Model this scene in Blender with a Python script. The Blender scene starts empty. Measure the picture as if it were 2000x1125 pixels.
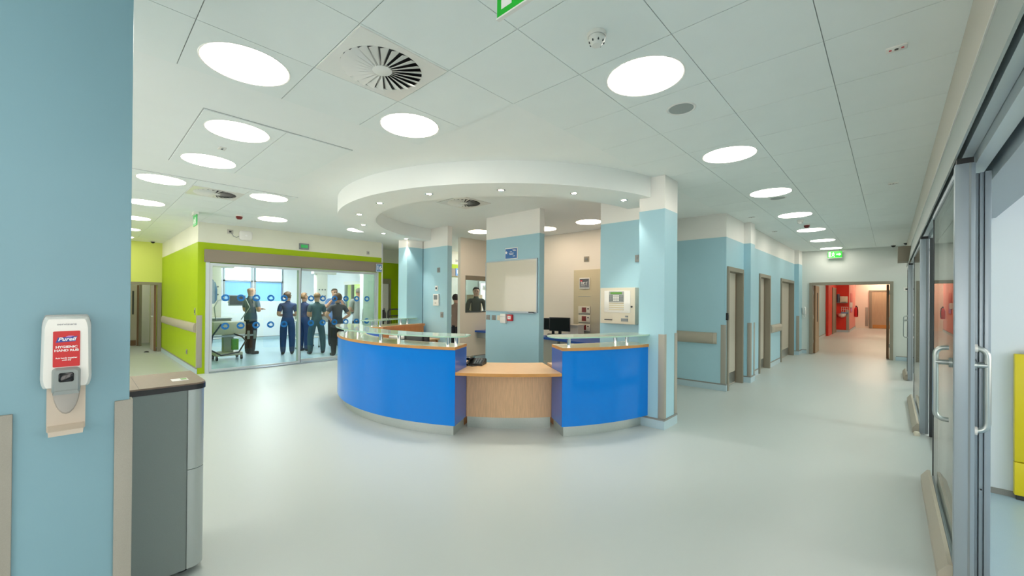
import bpy, bmesh, math, random
from mathutils import Vector, Matrix
from mathutils.geometry import tessellate_polygon
random.seed(7)
S = bpy.context.scene
COL = S.collection
PI = math.pi
rad = math.radians
# ------------------------------------------------------------------ camera
H_CAM = 1.48
yaw, pit, rol = -.7503, .0035, .008
fw = Vector((math.sin(yaw)*math.cos(pit), math.cos(yaw)*math.cos(pit), math.sin(pit)))
r0 = Vector((math.cos(yaw), -math.sin(yaw), 0)); u0 = r0.cross(fw)
rt = r0*math.cos(rol)+u0*math.sin(rol); up = u0*math.cos(rol)-r0*math.sin(rol)
cd = bpy.data.cameras.new('camera'); cam = bpy.data.objects.new('camera', cd); COL.objects.link(cam)
cam.matrix_world = Matrix(((rt.x, up.x, -fw.x, 0), (rt.y, up.y, -fw.y, 0), (rt.z, up.z, -fw.z, H_CAM), (0, 0, 0, 1)))
cd.sensor_width = 36; cd.lens = 793/2000*36; cd.shift_y = .01; cd.clip_start = .05
S.camera = cam
# ------------------------------------------------------------------ world and exposure
w = bpy.data.worlds.new('world'); S.world = w; w.use_nodes = True
w.node_tree.nodes['Background'].inputs[0].default_value = (.80, .90, 1, 1)
w.node_tree.nodes['Background'].inputs[1].default_value = 1.0
vs = S.view_settings
vs.view_transform = 'Standard'; vs.look = 'None'; vs.gamma = 1; vs.use_curve_mapping = False; vs.exposure = 0.72
LAMP = 8.8         # strength of the round ceiling lights
DAY_FILL = 2.5  # glow of the panes in the added, unseen windows
SPOT = 26.0        # watts of each canopy downlight

# ------------------------------------------------------------------ materials
def lin(h):
    h = h.lstrip('#'); out = []
    for i in (0, 2, 4):
        c = int(h[i:i+2], 16)/255
        out.append(c/12.92 if c <= .04045 else ((c+.055)/1.055)**2.4)
    return (*out, 1)
MATS = {}
def mat(name, col, rough=.5, metal=0, noise=0, nscale=60, emit=0, coat=0, bump=0, spec=.5, wood=False, split=None, stretch=None):
    if name in MATS: return MATS[name]
    m = bpy.data.materials.new(name); m.use_nodes = True; MATS[name] = m
    nt = m.node_tree; b = nt.nodes['Principled BSDF']; N = nt.nodes.new; L = nt.links.new
    b.inputs['Base Color'].default_value = lin(col); b.inputs['Roughness'].default_value = rough
    b.inputs['Metallic'].default_value = metal; b.inputs['Coat Weight'].default_value = coat
    b.inputs['Coat Roughness'].default_value = .04; b.inputs['Specular IOR Level'].default_value = spec
    src = None
    if split:                                   # two-tone paint: second colour above a painted line
        g = N('ShaderNodeNewGeometry'); sx = N('ShaderNodeSeparateXYZ'); gt = N('ShaderNodeMath'); gt.operation = 'GREATER_THAN'
        L(g.outputs['Position'], sx.inputs[0]); L(sx.outputs['Z'], gt.inputs[0]); gt.inputs[1].default_value = split[1]
        mx = N('ShaderNodeMix'); mx.data_type = 'RGBA'; L(gt.outputs[0], mx.inputs[0])
        mx.inputs[6].default_value = lin(col); mx.inputs[7].default_value = lin(split[0]); src = mx.outputs[2]
    if noise or wood or bump:
        tc = N('ShaderNodeTexCoord'); mp = N('ShaderNodeMapping'); L(tc.outputs['Object'], mp.inputs[0])
        if stretch: mp.inputs['Scale'].default_value = stretch
        nz = N('ShaderNodeTexNoise'); nz.inputs['Scale'].default_value = nscale; nz.inputs['Detail'].default_value = 4
        L(mp.outputs[0], nz.inputs[0])
        if noise:
            rp = N('ShaderNodeMapRange'); rp.inputs[1].default_value = .3; rp.inputs[2].default_value = .7
            rp.inputs[3].default_value = 1-noise; rp.inputs[4].default_value = 1+noise; L(nz.outputs[0], rp.inputs[0])
            mu = N('ShaderNodeMix'); mu.data_type = 'RGBA'; mu.blend_type = 'MULTIPLY'; mu.inputs[0].default_value = 1
            if src: L(src, mu.inputs[6])
            else: mu.inputs[6].default_value = lin(col)
            L(rp.outputs[0], mu.inputs[7]); src = mu.outputs[2]
        if bump:
            bp = N('ShaderNodeBump'); bp.inputs['Strength'].default_value = bump; bp.inputs['Distance'].default_value = .002
            L(nz.outputs[0], bp.inputs['Height']); L(bp.outputs[0], b.inputs['Normal'])
    if src: L(src, b.inputs['Base Color'])
    if emit:
        b.inputs['Emission Color'].default_value = lin(col); b.inputs['Emission Strength'].default_value = emit
    return m
def glassmat(name, tint, ior=1.45, rough=0.0, body=0.0):
    m = bpy.data.materials.new(name); m.use_nodes = True; MATS[name] = m
    nt = m.node_tree; nt.nodes.clear(); N = nt.nodes.new; L = nt.links.new
    o = N('ShaderNodeOutputMaterial'); tr = N('ShaderNodeBsdfTransparent'); tr.inputs[0].default_value = lin(tint)
    gl = N('ShaderNodeBsdfGlossy'); gl.inputs['Roughness'].default_value = rough
    fr = N('ShaderNodeFresnel'); ge = N('ShaderNodeNewGeometry'); mr = N('ShaderNodeMapRange')
    mr.inputs[3].default_value = ior; mr.inputs[4].default_value = 1/ior; L(ge.outputs['Backfacing'], mr.inputs[0]); L(mr.outputs[0], fr.inputs[0])   # thin pane: both faces reflect alike
    mx = N('ShaderNodeMixShader'); L(fr.outputs[0], mx.inputs[0]); base = tr
    if body:
        df = N('ShaderNodeBsdfDiffuse'); df.inputs[0].default_value = lin(tint); m2 = N('ShaderNodeMixShader')
        m2.inputs[0].default_value = body; L(tr.outputs[0], m2.inputs[1]); L(df.outputs[0], m2.inputs[2]); base = m2
    L(base.outputs[0], mx.inputs[1]); L(gl.outputs[0], mx.inputs[2]); L(mx.outputs[0], o.inputs[0])
    return m
WHITE = '#F1EFEA'
mat('paint_blue', '#A6CEDB', .45, split=(WHITE, 2.545), noise=.012, nscale=3)
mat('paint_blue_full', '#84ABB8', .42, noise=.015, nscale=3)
mat('paint_green', '#A4C000', .45, spec=.3, split=('#E6E6D4', 2.545), noise=.012, nscale=3)
mat('paint_lime', '#D6E070', .5)
mat('paint_white', WHITE, .55, noise=.01, nscale=3)
mat('paint_cool', '#D3D8D2', .5)
mat('paint_room', '#DCE5EC', .5)
mat('bulkhead_paint', '#CCC5B9', .5)
mat('paint_bay', '#ECEFF4', .5)
mat('paint_cream', '#EBE3D6', .55)
mat('paint_red', '#D8301C', .45, noise=.02, nscale=3)
mat('paint_pink', '#EE9A92', .5)
mat('plaster', '#F2F5F2', .7, noise=.01, nscale=2)
mat('tile_white', '#EFF4F1', .7, noise=.01, nscale=4)
mat('tile_gap', '#A9AEAB', .8)
mat('vinyl', '#BDC5C2', .38, noise=.07, nscale=420, spec=.5)
mat('vinyl_bay', '#A9C3D2', .26, noise=.04, nscale=420)
mat('vinyl_cove', '#B4CBD4', .3, noise=.05, nscale=300)
mat('strip_grey', '#8D8C88', .5)
mat('guard', '#A29E93', .5, noise=.05, nscale=500)
mat('rail_taupe', '#B0A898', .45, noise=.03, nscale=400)
mat('frame_taupe', '#8B8474', .45)
mat('header_taupe', '#8A7F6E', .5, noise=.02, nscale=200)
mat('door_beige', '#BDB6A8', .45)
mat('door_tan', '#B7A287', .5, noise=.06, nscale=20, stretch=(1, 1, .1))
mat('door_edge', '#7A5A3C', .5)
mat('desk_blue', '#007BDA', .35, coat=.45, spec=.08)
mat('desk_blue_dark', '#3F66B8', .3, coat=.6, spec=.2)
mat('oak', '#DDB58E', .4, noise=.10, nscale=14, stretch=(6, 6, .5))
mat('oak_top', '#DCB285', .3, noise=.06, nscale=9, stretch=(1, 6, 1))
mat('oak_edge', '#C08A4C', .4, noise=.06, nscale=12)
mat('cap_laminate', '#EADCC2', .18, noise=.03, nscale=10, coat=.4)
mat('oak_orange', '#C98A55', .4, noise=.08, nscale=14, stretch=(4, 4, .5))
mat('steel', '#B9BEBC', .3, metal=1)
mat('steel_kick', '#C6CCC8', .34, metal=.9, noise=.03, nscale=90)
mat('chrome', '#D8DADA', .12, metal=1)
mat('alu', '#A3ADB5', .38, metal=.55)
mat('alu_light', '#C9D2D6', .4, metal=.3)
mat('alu_head', '#A9AFAB', .42, metal=.35)
mat('black', '#15171A', .4)
mat('black_gloss', '#0B0C0E', .12)
mat('dark_grey', '#3A3D3F', .5)
mat('mid_grey', '#7F8688', .45)
mat('bin_grey', '#7E8886', .5, noise=.04, nscale=350)
mat('bin_silver', '#B3BBB9', .32, metal=.5)
mat('bin_top', '#7E6A58', .4, noise=.08, nscale=50)
mat('plastic_white', '#ECEAE4', .3, coat=.3)
mat('plastic_cream', '#DDD5C2', .4)
mat('plastic_grey', '#8F9795', .32, coat=.3)
mat('plastic_clear', '#CDBFAE', .3)
mat('red', '#D0202A', .35)
mat('red_label', '#CF1F22', .4)
mat('dark_red', '#7A1F1C', .4)
mat('navy_logo', '#20409A', .4)
mat('pink_logo', '#B77FC4', .4)
mat('white_ink', '#F4F2F0', .5)
mat('grey_ink', '#9A9A9E', .5)
mat('sign_blue', '#2B6CB0', .4)
mat('sign_blue_lt', '#5E8DBE', .4)
mat('sticker_blue', '#0E6FB8', .45)
mat('exit_green', '#00A81C', .35, emit=.12)
mat('exit_green_dim', '#1F9B4A', .35, emit=.25)
mat('board_white', '#CFC9B8', .22, coat=.4)
mat('panel_cream', '#CBBF9F', .45)
mat('yellow', '#E3CF1C', .35)
mat('lcd_green', '#5F9A3E', .4)
mat('shelf_blue', '#1F57B4', .35)
mat('cab_grey', '#A3A7A3', .45)
mat('cab_light', '#BFBBAF', .45)
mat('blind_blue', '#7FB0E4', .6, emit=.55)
mat('daylight', '#E4F1FF', .6, emit=1.7)
mat('fill_pane', '#FFF9F2', .6, emit=DAY_FILL)  # panes of the added windows, glowing to brighten the ward
mat('scrub_navy', '#2A3F6E', .8, noise=.10, nscale=7)
mat('scrub_navy_dark', '#22365F', .8, noise=.10, nscale=7)
mat('scrub_teal', '#3B5560', .8, noise=.10, nscale=7)
mat('tunic_grey', '#4A4C57', .8, noise=.10, nscale=7)
mat('tunic_slate', '#5A6B80', .8, noise=.10, nscale=7)
mat('maroon', '#4A2A3A', .8)
mat('trouser_black', '#23242B', .8, noise=.10, nscale=7)
mat('polo_grey', '#9DA3A0', .8, noise=.06, nscale=7)
mat('shirt_blue', '#5F7FB4', .8)
mat('top_brown', '#8A7264', .8)
mat('hoodie', '#3A3F36', .8, noise=.1, nscale=7)
mat('skin', '#C99A82', .55)
mat('shoe_black', '#1B1B1D', .5)
mat('hair_brown', '#5C4433', .7, noise=.2, nscale=80)
mat('hair_dark', '#2B2220', .7, noise=.2, nscale=80)
mat('hair_blond', '#8A6A4C', .7, noise=.2, nscale=80)
mat('hair_grey', '#8C857C', .7, noise=.2, nscale=80)
mat('lamp_disc', '#FFF7EA', .4, emit=LAMP)
mat('lamp_warm', '#FFE9D0', .4, emit=LAMP*1.2)
mat('lamp_far', '#FFE2C4', .4, emit=LAMP*2.4)
mat('lamp_bay', '#FBFAF6', .4, emit=LAMP*1.0)
mat('lamp_bay_bright', '#F8F9F8', .4, emit=LAMP*4.4)
mat('spot_bulb', '#FFF2DC', .4, emit=30)
glassmat('glass_door', '#F5FBF9'); glassmat('glass_edge', '#BFE3CF', 1.5, 0, .75)
glassmat('glass_shelf', '#E6F4EB', 1.5, .05, .5); glassmat('glass_window', '#E6EEEE')
glassmat('clear_plastic', '#E2DDD6', 1.4, .1, .55)

# ------------------------------------------------------------------ mesh helpers
def link(name, me, m, parent=None, loc=(0, 0, 0)):
    o = bpy.data.objects.new(name, me); COL.objects.link(o)
    ms = m if isinstance(m, (list, tuple)) else [m]
    for k in ms: me.materials.append(MATS[k])
    if parent is not None: o.parent = parent
    o.location = loc
    return o
def wl(parent):
    v = Vector((0, 0, 0))
    while parent is not None: v = v+parent.location; parent = parent.parent
    return v
def fin(bm, name, m, parent=None, smooth=False, angle=None):
    """world-space bmesh -> one mesh object (children: world minus the parent's place)"""
    off = wl(parent)
    if off.length: bmesh.ops.translate(bm, verts=bm.verts, vec=-off)
    if parent is None:                                   # origin at the thing's own base
        xs = [v.co for v in bm.verts]
        c = Vector(((min(v.x for v in xs)+max(v.x for v in xs))/2, (min(v.y for v in xs)+max(v.y for v in xs))/2, min(v.z for v in xs)))
        bmesh.ops.translate(bm, verts=bm.verts, vec=-c)
    else: c = Vector((0, 0, 0))
    bmesh.ops.recalc_face_normals(bm, faces=bm.faces)
    me = bpy.data.meshes.new(name); bm.to_mesh(me); bm.free()
    if smooth:
        for p in me.polygons: p.use_smooth = True
        if angle is not None: me.set_sharp_from_angle(angle=rad(angle))
    return link(name, me, m, parent, c)
def B(): return bmesh.new()
def abox(bm, x0, x1, y0, y1, z0, z1, bev=0, seg=2, mi=0, axis=None):
    t = bmesh.new()
    g = bmesh.ops.create_cube(t, size=1)
    for v in t.verts: v.co = Vector((x0+(v.co.x+.5)*(x1-x0), y0+(v.co.y+.5)*(y1-y0), z0+(v.co.z+.5)*(z1-z0)))
    if bev:
        es = list(t.edges)
        if axis is not None: es = [e for e in es if abs((e.verts[0].co-e.verts[1].co).normalized()[axis]) > .9]
        bmesh.ops.bevel(t, geom=es, offset=bev, segments=seg, affect='EDGES', profile=.5)
    for f in t.faces: f.material_index = mi
    merge(bm, t)
def merge(bm, t):
    mp = {}
    for v in t.verts: mp[v] = bm.verts.new(v.co)
    for f in t.faces:
        try:
            nf = bm.faces.new([mp[v] for v in f.verts]); nf.material_index = f.material_index
        except ValueError: pass
    t.free()
def box(name, x0, x1, y0, y1, z0, z1, m, parent=None, bev=0, seg=2, axis=None):
    bm = B(); abox(bm, x0, x1, y0, y1, z0, z1, bev, seg, 0, axis)
    return fin(bm, name, m, parent, bool(bev), 40)
def aprism(bm, pts, axis, a, b, mi=0):
    """polygon pts (2D) extruded along axis from a to b"""
    def P(p, t):
        if axis == 'x': return (t, p[0], p[1])
        if axis == 'y': return (p[0], t, p[1])
        return (p[0], p[1], t)
    lo = [bm.verts.new(P(p, a)) for p in pts]; hi = [bm.verts.new(P(p, b)) for p in pts]
    n = len(pts)
    f = [bm.faces.new(lo), bm.faces.new(hi)]
    for i in range(n): f.append(bm.faces.new((lo[i], lo[(i+1) % n], hi[(i+1) % n], hi[i])))
    for q in f: q.material_index = mi
def prism(name, pts, axis, a, b, m, parent=None, smooth=False):
    bm = B(); aprism(bm, pts, axis, a, b); return fin(bm, name, m, parent, smooth, 35)
def rrect(x0, x1, y0, y1, r, n=5):
    out = []
    for cx, cy, a in ((x1-r, y0+r, -90), (x1-r, y1-r, 0), (x0+r, y1-r, 90), (x0+r, y0+r, 180)):
        for k in range(n+1): out.append((cx+r*math.cos(rad(a+90*k/n)), cy+r*math.sin(rad(a+90*k/n))))
    return out
def acyl(bm, cx, cy, z0, z1, r, n=20, r2=None, mi=0, axis='z'):
    r2 = r if r2 is None else r2
    def P(a, rr, t):
        u, v = rr*math.cos(a), rr*math.sin(a)
        if axis == 'z': return (cx+u, cy+v, t)
        if axis == 'x': return (t, cx+u, cy+v)
        return (cx+u, t, cy+v)
    lo = [bm.verts.new(P(2*PI*i/n, r, z0)) for i in range(n)]; hi = [bm.verts.new(P(2*PI*i/n, r2, z1)) for i in range(n)]
    fs = [bm.faces.new(lo), bm.faces.new(hi)]
    for i in range(n): fs.append(bm.faces.new((lo[i], lo[(i+1) % n], hi[(i+1) % n], hi[i])))
    for f in fs: f.material_index = mi
def cyl(name, cx, cy, z0, z1, r, m, parent=None, n=20, r2=None, axis='z'):
    bm = B(); acyl(bm, cx, cy, z0, z1, r, n, r2, 0, axis); return fin(bm, name, m, parent, True, 40)
def lathe(name, cx, cy, prof, m, parent=None, n=28, smooth=True):
    """prof: (r, z) list"""
    bm = B(); rings = []
    for r, z in prof:
        rings.append([bm.verts.new((cx+r*math.cos(2*PI*i/n), cy+r*math.sin(2*PI*i/n), z)) for i in range(n)] if r > 1e-6 else [bm.verts.new((cx, cy, z))])
    for a, b in zip(rings, rings[1:]):
        for i in range(n):
            j = (i+1) % n
            if len(a) == 1 and len(b) == 1: continue
            if len(a) == 1: bm.faces.new((a[0], b[i], b[j]))
            elif len(b) == 1: bm.faces.new((a[i], a[j], b[0]))
            else: bm.faces.new((a[i], a[j], b[j], b[i]))
    return fin(bm, name, m, parent, smooth, 40)
def atube(bm, pts, r, n=8, mi=0):
    pts = [Vector(p) for p in pts]; rings = []; ref = None
    for i, p in enumerate(pts):
        d = (pts[min(i+1, len(pts)-1)]-pts[max(i-1, 0)]).normalized()
        if ref is None: ref = d.orthogonal().normalized()
        ref = (ref-d*ref.dot(d)); ref = ref.normalized() if ref.length > 1e-5 else d.orthogonal().normalized()
        s = d.cross(ref); rr = r[i] if isinstance(r, (list, tuple)) else r
        rings.append([bm.verts.new(p+(ref*math.cos(2*PI*k/n)+s*math.sin(2*PI*k/n))*rr) for k in range(n)])
    for a, b in zip(rings, rings[1:]):
        for k in range(n):
            f = bm.faces.new((a[k], a[(k+1) % n], b[(k+1) % n], b[k])); f.material_index = mi
    for q in (rings[0], rings[-1]): bm.faces.new(q).material_index = mi
def tube(name, pts, r, m, parent=None, n=8):
    bm = B(); atube(bm, pts, r, n); return fin(bm, name, m, parent, True, 50)
def bend(p, q, s, R, k=5):
    """rounded corner at q between p and s"""
    p, q, s = Vector(p), Vector(q), Vector(s); a = q+(p-q).normalized()*R; b = q+(s-q).normalized()*R
    return [((1-t)**2)*a+2*t*(1-t)*q+t*t*b for t in [i/k for i in range(k+1)]]
CX, CY = -4.785, 5.11
def pol(r, a): return (CX+r*math.cos(rad(a)), CY+r*math.sin(rad(a)))
def aarc(bm, ra, rb, a0, a1, z0, z1, n=None, mi=0):
    n = n or max(2, int(abs(a1-a0)/2.5)); secs = []
    for i in range(n+1):
        a = a0+(a1-a0)*i/n
        secs.append([bm.verts.new((*pol(r, a), z)) for r, z in ((ra, z0), (rb, z0), (rb, z1), (ra, z1))])
    for s, t in zip(secs, secs[1:]):
        for k in range(4):
            f = bm.faces.new((s[k], s[(k+1) % 4], t[(k+1) % 4], t[k])); f.material_index = mi
    bm.faces.new(secs[0]).material_index = mi; bm.faces.new(secs[-1]).material_index = mi
def arc(name, ra, rb, a0, a1, z0, z1, m, parent=None, n=None):
    bm = B(); aarc(bm, ra, rb, a0, a1, z0, z1, n); return fin(bm, name, m, parent, True, 30)
def text(name, s, size, m, parent, matrix, bold=0, align='CENTER', ext=.0006, shear=0, sx=1):
    c = bpy.data.curves.new(name, 'FONT'); c.body = s; c.size = size; c.align_x = align; c.align_y = 'CENTER'
    c.extrude = ext; c.offset = bold; c.resolution_u = 3; c.shear = shear
    t = bpy.data.objects.new('tmp_text', c); COL.objects.link(t)
    bpy.context.view_layer.update()
    me = bpy.data.meshes.new_from_object(t.evaluated_get(bpy.context.evaluated_depsgraph_get()))
    bpy.data.objects.remove(t); bpy.data.curves.remove(c)
    me.materials.clear()
    me.transform(Matrix.Diagonal((sx, 1, 1, 1))); me.transform(matrix)
    me.transform(Matrix.Translation(-wl(parent)))
    return link(name, me, m, parent)
def face_m(origin, right, upv):
    """matrix that lays local x,y onto right,up at origin"""
    r, u = Vector(right), Vector(upv); n = r.cross(u)
    return Matrix(((r.x, u.x, n.x, origin[0]), (r.y, u.y, n.y, origin[1]), (r.z, u.z, n.z, origin[2]), (0, 0, 0, 1)))
def flat(name, polys, m, parent, matrix, d=.001):
    """thin plates (with optional holes) laid on a surface; polys: list of [outer, hole...]"""
    bm = B()
    for loops in polys:
        allv = [p for l in loops for p in l]
        lo = [bm.verts.new(matrix @ Vector((p[0], p[1], 0))) for p in allv]; hi = [bm.verts.new(matrix @ Vector((p[0], p[1], d))) for p in allv]
        for t in tessellate_polygon([[Vector((p[0], p[1], 0)) for p in l] for l in loops]):
            try:
                bm.faces.new([hi[i] for i in t]); bm.faces.new([lo[i] for i in t][::-1])
            except ValueError: pass
        k = 0
        for l in loops:
            n = len(l)
            for i in range(n):
                a, b = k+i, k+(i+1) % n
                bm.faces.new((lo[a], lo[b], hi[b], hi[a]))
            k += n
    return fin(bm, name, m, parent)
def thing(name, label, cat, loc, group=None):
    o = bpy.data.objects.new(name, None); COL.objects.link(o); o.location = loc; o.empty_display_size = .1
    return tag(o, label, cat, group)
def tag(o, label, cat, group=None):
    o['label'] = label; o['category'] = cat
    if group: o['group'] = group
    return o
def struct(o): o['kind'] = 'structure'; return o
def sbox(name, *a, **k): return struct(box(name, *a, **k))
def copy_tree(o, loc, label=None, group=None):
    c = o.copy(); COL.objects.link(c); c.location = loc
    if label: c['label'] = label
    if group: c['group'] = group
    for ch in o.children:
        d = ch.copy(); COL.objects.link(d); d.parent = c
        for g in ch.children:
            e = g.copy(); COL.objects.link(e); e.parent = d
    return c

CEIL = 2.94
# ================================================================== STRUCTURE
sbox('floor', -22, 6, -3, 34, -.1, 0, 'vinyl')
ceiling = sbox('ceiling', -22, 6, -3, 34, CEIL, CEIL+.1, 'plaster')
# --- suspended tile fields
TZ = CEIL-.009
tile_cache = {}
def tile(x0, x1, y0, y1, gap=.0022):
    k = (round(x1-x0, 3), round(y1-y0, 3))
    if k not in tile_cache:
        bm = B(); w_, h_ = (x1-x0)/2-gap, (y1-y0)/2-gap
        abox(bm, -w_, w_, -h_, h_, 0, .0075); me = bpy.data.meshes.new('ceiling_tile'); bm.to_mesh(me); bm.free(); me.materials.append(MATS['tile_white']); tile_cache[k] = me
    o = bpy.data.objects.new('ceiling_tile', tile_cache[k]); COL.objects.link(o); o.parent = ceiling
    o.location = Vector(((x0+x1)/2, (y0+y1)/2, TZ))-ceiling.location
def tiles(xs, ys, back=True):
    if back:
        box('tile_grid', min(xs)-.006, max(xs)+.006, min(ys)-.006, max(ys)+.006, CEIL-.0015, CEIL+.001, 'tile_gap', ceiling)
    for a, b in zip(xs, xs[1:]):
        for c, d in zip(ys, ys[1:]): tile(min(a, b), max(a, b), min(c, d), max(c, d))
XG = [.291, -.277, -.876, -1.468, -2.05]
YC = [2.195+.63*k for k in range(20)]; YC[-1] = 14.28
tiles(XG, YC)
YN = [2.195-.5935*k for k in range(6)]
tiles(XG+[-2.657, -3.262], YN)
tiles([-5.63, -3.88], [.66, 1.247, 1.838])
YF = [.40, 1.014, 1.60, 2.18]
tiles([-6.31-.6*k for k in range(13)], YF)
# --- outer shell
# outside walls, out of view; their glowing windows are added as fill light
def fill_window_wall(name, along, at_, a0, a1, wins, m, wname, sgn):
    r = struct(bpy.data.objects.new(name, None)); COL.objects.link(r)
    r.location = (at_, (a0+a1)/2, 0) if along == 'y' else ((a0+a1)/2, at_, 0)
    def bb(nm, p, q, z0, z1, mm, par, d0=0, d1=.1):
        u, v = sorted((at_+d0*sgn, at_+d1*sgn))
        return box(nm, u, v, p, q, z0, z1, mm, par) if along == 'y' else box(nm, p, q, u, v, z0, z1, mm, par)
    Z0, Z1 = .95, 2.55
    bb('wall_panel', a0, a1, 0, Z0, m, r); bb('wall_panel', a0, a1, Z1, CEIL, m, r)
    e = [a0]+[x for w_ in wins for x in w_]+[a1]
    for p, q in zip(e[::2], e[1::2]): bb('wall_panel', p, q, Z0, Z1, m, r)
    wn = struct(bpy.data.objects.new(wname, None)); COL.objects.link(wn); wn.location = r.location
    for p, q in wins:
        bb('pane', p, q, Z0, Z1, 'fill_pane', wn, .05, .06)
        n = max(1, round((q-p)/1.0))
        for k in range(n+1):
            c = p+(q-p)*k/n; bb('window_frame', c-.025, c+.025, Z0, Z1, 'alu_light', wn, .02, .049)
        bb('window_frame', p, q, Z0, Z0+.05, 'alu_light', wn, .02, .049); bb('window_frame', p, q, Z1-.05, Z1, 'alu_light', wn, .02, .049)
        bb('window_sill', p-.05, q+.05, Z0-.03, Z0, 'plastic_white', wn, -.12, .02)
fill_window_wall('wall_back', 'x', -2.9, -15, 4.6, [(-12.5, -8.5), (-7.0, -3.0), (-1.5, 1.5)], 'paint_blue', 'fill_window_back', -1)
fill_window_wall('wall_right', 'y', 4.5, -2.9, 14.4, [(-2.0, 1.2), (1.6, 4.6), (5.6, 9.4), (10.4, 13.8)], 'paint_white', 'fill_window_right', 1)
# --- right-hand bays
sbox('wall_bay_divider', .34, 4.5, 4.9, 5.0, 0, CEIL, 'paint_room')
box('skirting', .4, 4.5, 4.888, 4.9, 0, .045, 'strip_grey', bpy.data.objects['wall_bay_divider'])
sbox('wall_bay_return', .30, .46, 4.9, 5.02, 0, CEIL, 'paint_white')
sbox('wall_bay_divider_far', .34, 4.5, 9.9, 10.0, 0, CEIL, 'paint_white')
# --- corridor, left-hand side
sbox('wall_corridor_face', -2.98, -2.0, 7.285, 7.40, 0, CEIL, 'paint_blue')
wc = struct(bpy.data.objects.new('wall_corridor', None)); COL.objects.link(wc); wc.location = (-2, 7.3, 0)
DOORS = [(7.33, 8.30), (9.56, 10.58), (11.8, 13.6)]
ys = [7.40]
for a, b in DOORS: ys += [a, b]
ys.append(14.35)
ys[0] = 7.29
for i in range(0, len(ys), 2):
    box('wall_panel', -2.12, -1.98, ys[i], ys[i+1], 0, CEIL, 'paint_blue', wc)
for a, b in DOORS: box('wall_over_door', -2.12, -1.98, a, b, 2.06, CEIL, 'paint_blue', wc)
sbox('wall_pilaster', -1.98, -1.865, 8.38, 8.68, 0, CEIL, 'paint_blue')
sbox('wall_pilaster_far', -1.98, -1.875, 13.76, 14.32, 0, CEIL, 'paint_blue')
sbox('wall_behind_doors', -3.6, -3.5, 7.4, 14.4, 0, CEIL, 'paint_white')
# --- corridor end wall with double doorway
we = struct(bpy.data.objects.new('wall_end', None)); COL.objects.link(we); we.location = (-.8, 14.4, 0)
box('wall_panel', -3.6, -1.69, 14.32, 14.48, 0, CEIL, 'paint_cool', we)
box('wall_panel', .045, 4.5, 14.32, 14.48, 0, CEIL, 'paint_cool', we)
box('wall_over_door', -1.69, .045, 14.32, 14.48, 2.03, CEIL, 'paint_cool', we)
# --- beyond the double doorway
sbox('wall_far_left', -2.2, -2.08, 14.48, 22.4, 0, CEIL, 'paint_blue')
sbox('wall_far_red', -2.2, -1.98, 22.4, 26.0, 0, CEIL, 'paint_red')
sbox('wall_red_face', -2.2, -1.50, 26.0, 26.12, 0, CEIL, 'paint_red')
sbox('wall_red_return', -1.62, -1.50, 26.12, 31.0, 0, CEIL, 'paint_pink')
sbox('wall_far_end', -3, 2.5, 31.0, 31.1, 0, CEIL, 'paint_cream')
sbox('wall_far_right', 1.9, 2.0, 14.48, 31.1, 0, CEIL, 'paint_cream')
sbox('wall_far_bulkhead', -1.5, 1.9, 29.0, 29.2, 2.45, CEIL, 'paint_cream')
# --- station: stub walls in line, office behind
sbox('wall_whiteboard', -5.31, -4.08, 5.01, 5.13, 0, CEIL, 'paint_blue')
sbox('wall_alarm', -2.985, -1.98, 5.02, 5.14, 0, CEIL, 'paint_blue')
sbox('wall_controls', -7.35, -6.44, 5.02, 5.13, 0, CEIL, 'paint_blue')
sbox('wall_office_back', -7.40, -2.98, 7.30, 7.40, 0, CEIL, 'paint_cream')
sbox('wall_office_right', -2.985, -2.88, 5.14, 7.30, 0, CEIL, 'paint_cream')
wo = struct(bpy.data.objects.new('wall_office_left', None)); COL.objects.link(wo); wo.location = (-7.44, 6.6, 0)
box('wall_panel', -7.49, -7.40, 6.15, 6.31, 0, CEIL, 'paint_cream', wo)
box('wall_panel', -7.49, -7.40, 6.31, 7.28, 0, 1.165, 'paint_cream', wo)
box('wall_panel', -7.49, -7.40, 6.31, 7.28, 2.05, CEIL, 'paint_cream', wo)
box('wall_panel', -7.49, -7.40, 7.28, 9.7, 0, CEIL, 'paint_cream', wo)
# --- columns
c1 = sbox('wall_column_right', -2.21, -1.90, 4.605, 4.98, 0, CEIL, 'paint_blue')
c2 = sbox('wall_column_left', -7.58, -7.26, 4.62, 5.0, 0, CEIL, 'paint_blue')
c3 = sbox('wall_column_near', -2.55, -2.117, -.42, .141, 0, CEIL, 'paint_blue_full', bev=.004, axis=2)
# --- green ward side
sbox('wall_green_side', -14.5, -9.73, 1.584, 1.70, 0, CEIL, 'paint_green')
wb = struct(bpy.data.objects.new('wall_bay_front', None)); COL.objects.link(wb); wb.location = (-9.78, 3.5, 0)
box('wall_panel', -9.88, -9.73, 1.70, 1.705, 0, CEIL, 'paint_green', wb)
box('wall_over_bay', -9.88, -9.735, 1.705, 5.43, 2.16, CEIL, 'paint_green', wb)
box('wall_panel', -9.88, -9.735, 5.345, 5.43, 0, 2.16, 'paint_green', wb)
sbox('wall_bay_side', -11.05, -9.88, 5.50, 5.55, 0, CEIL, 'paint_bay')
wg = struct(bpy.data.objects.new('wall_green_recess', None)); COL.objects.link(wg); wg.location = (-11, 6.2, 0)
box('wall_panel', -11.05, -10.95, 6.42, 6.72, 0, CEIL, 'paint_green', wg)
box('wall_over_door', -11.05, -10.95, 5.55, 6.42, 2.07, CEIL, 'paint_green', wg)
sbox('wall_green_return', -11.05, -9.78, 6.72, 6.80, 0, CEIL, 'paint_green')
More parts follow.
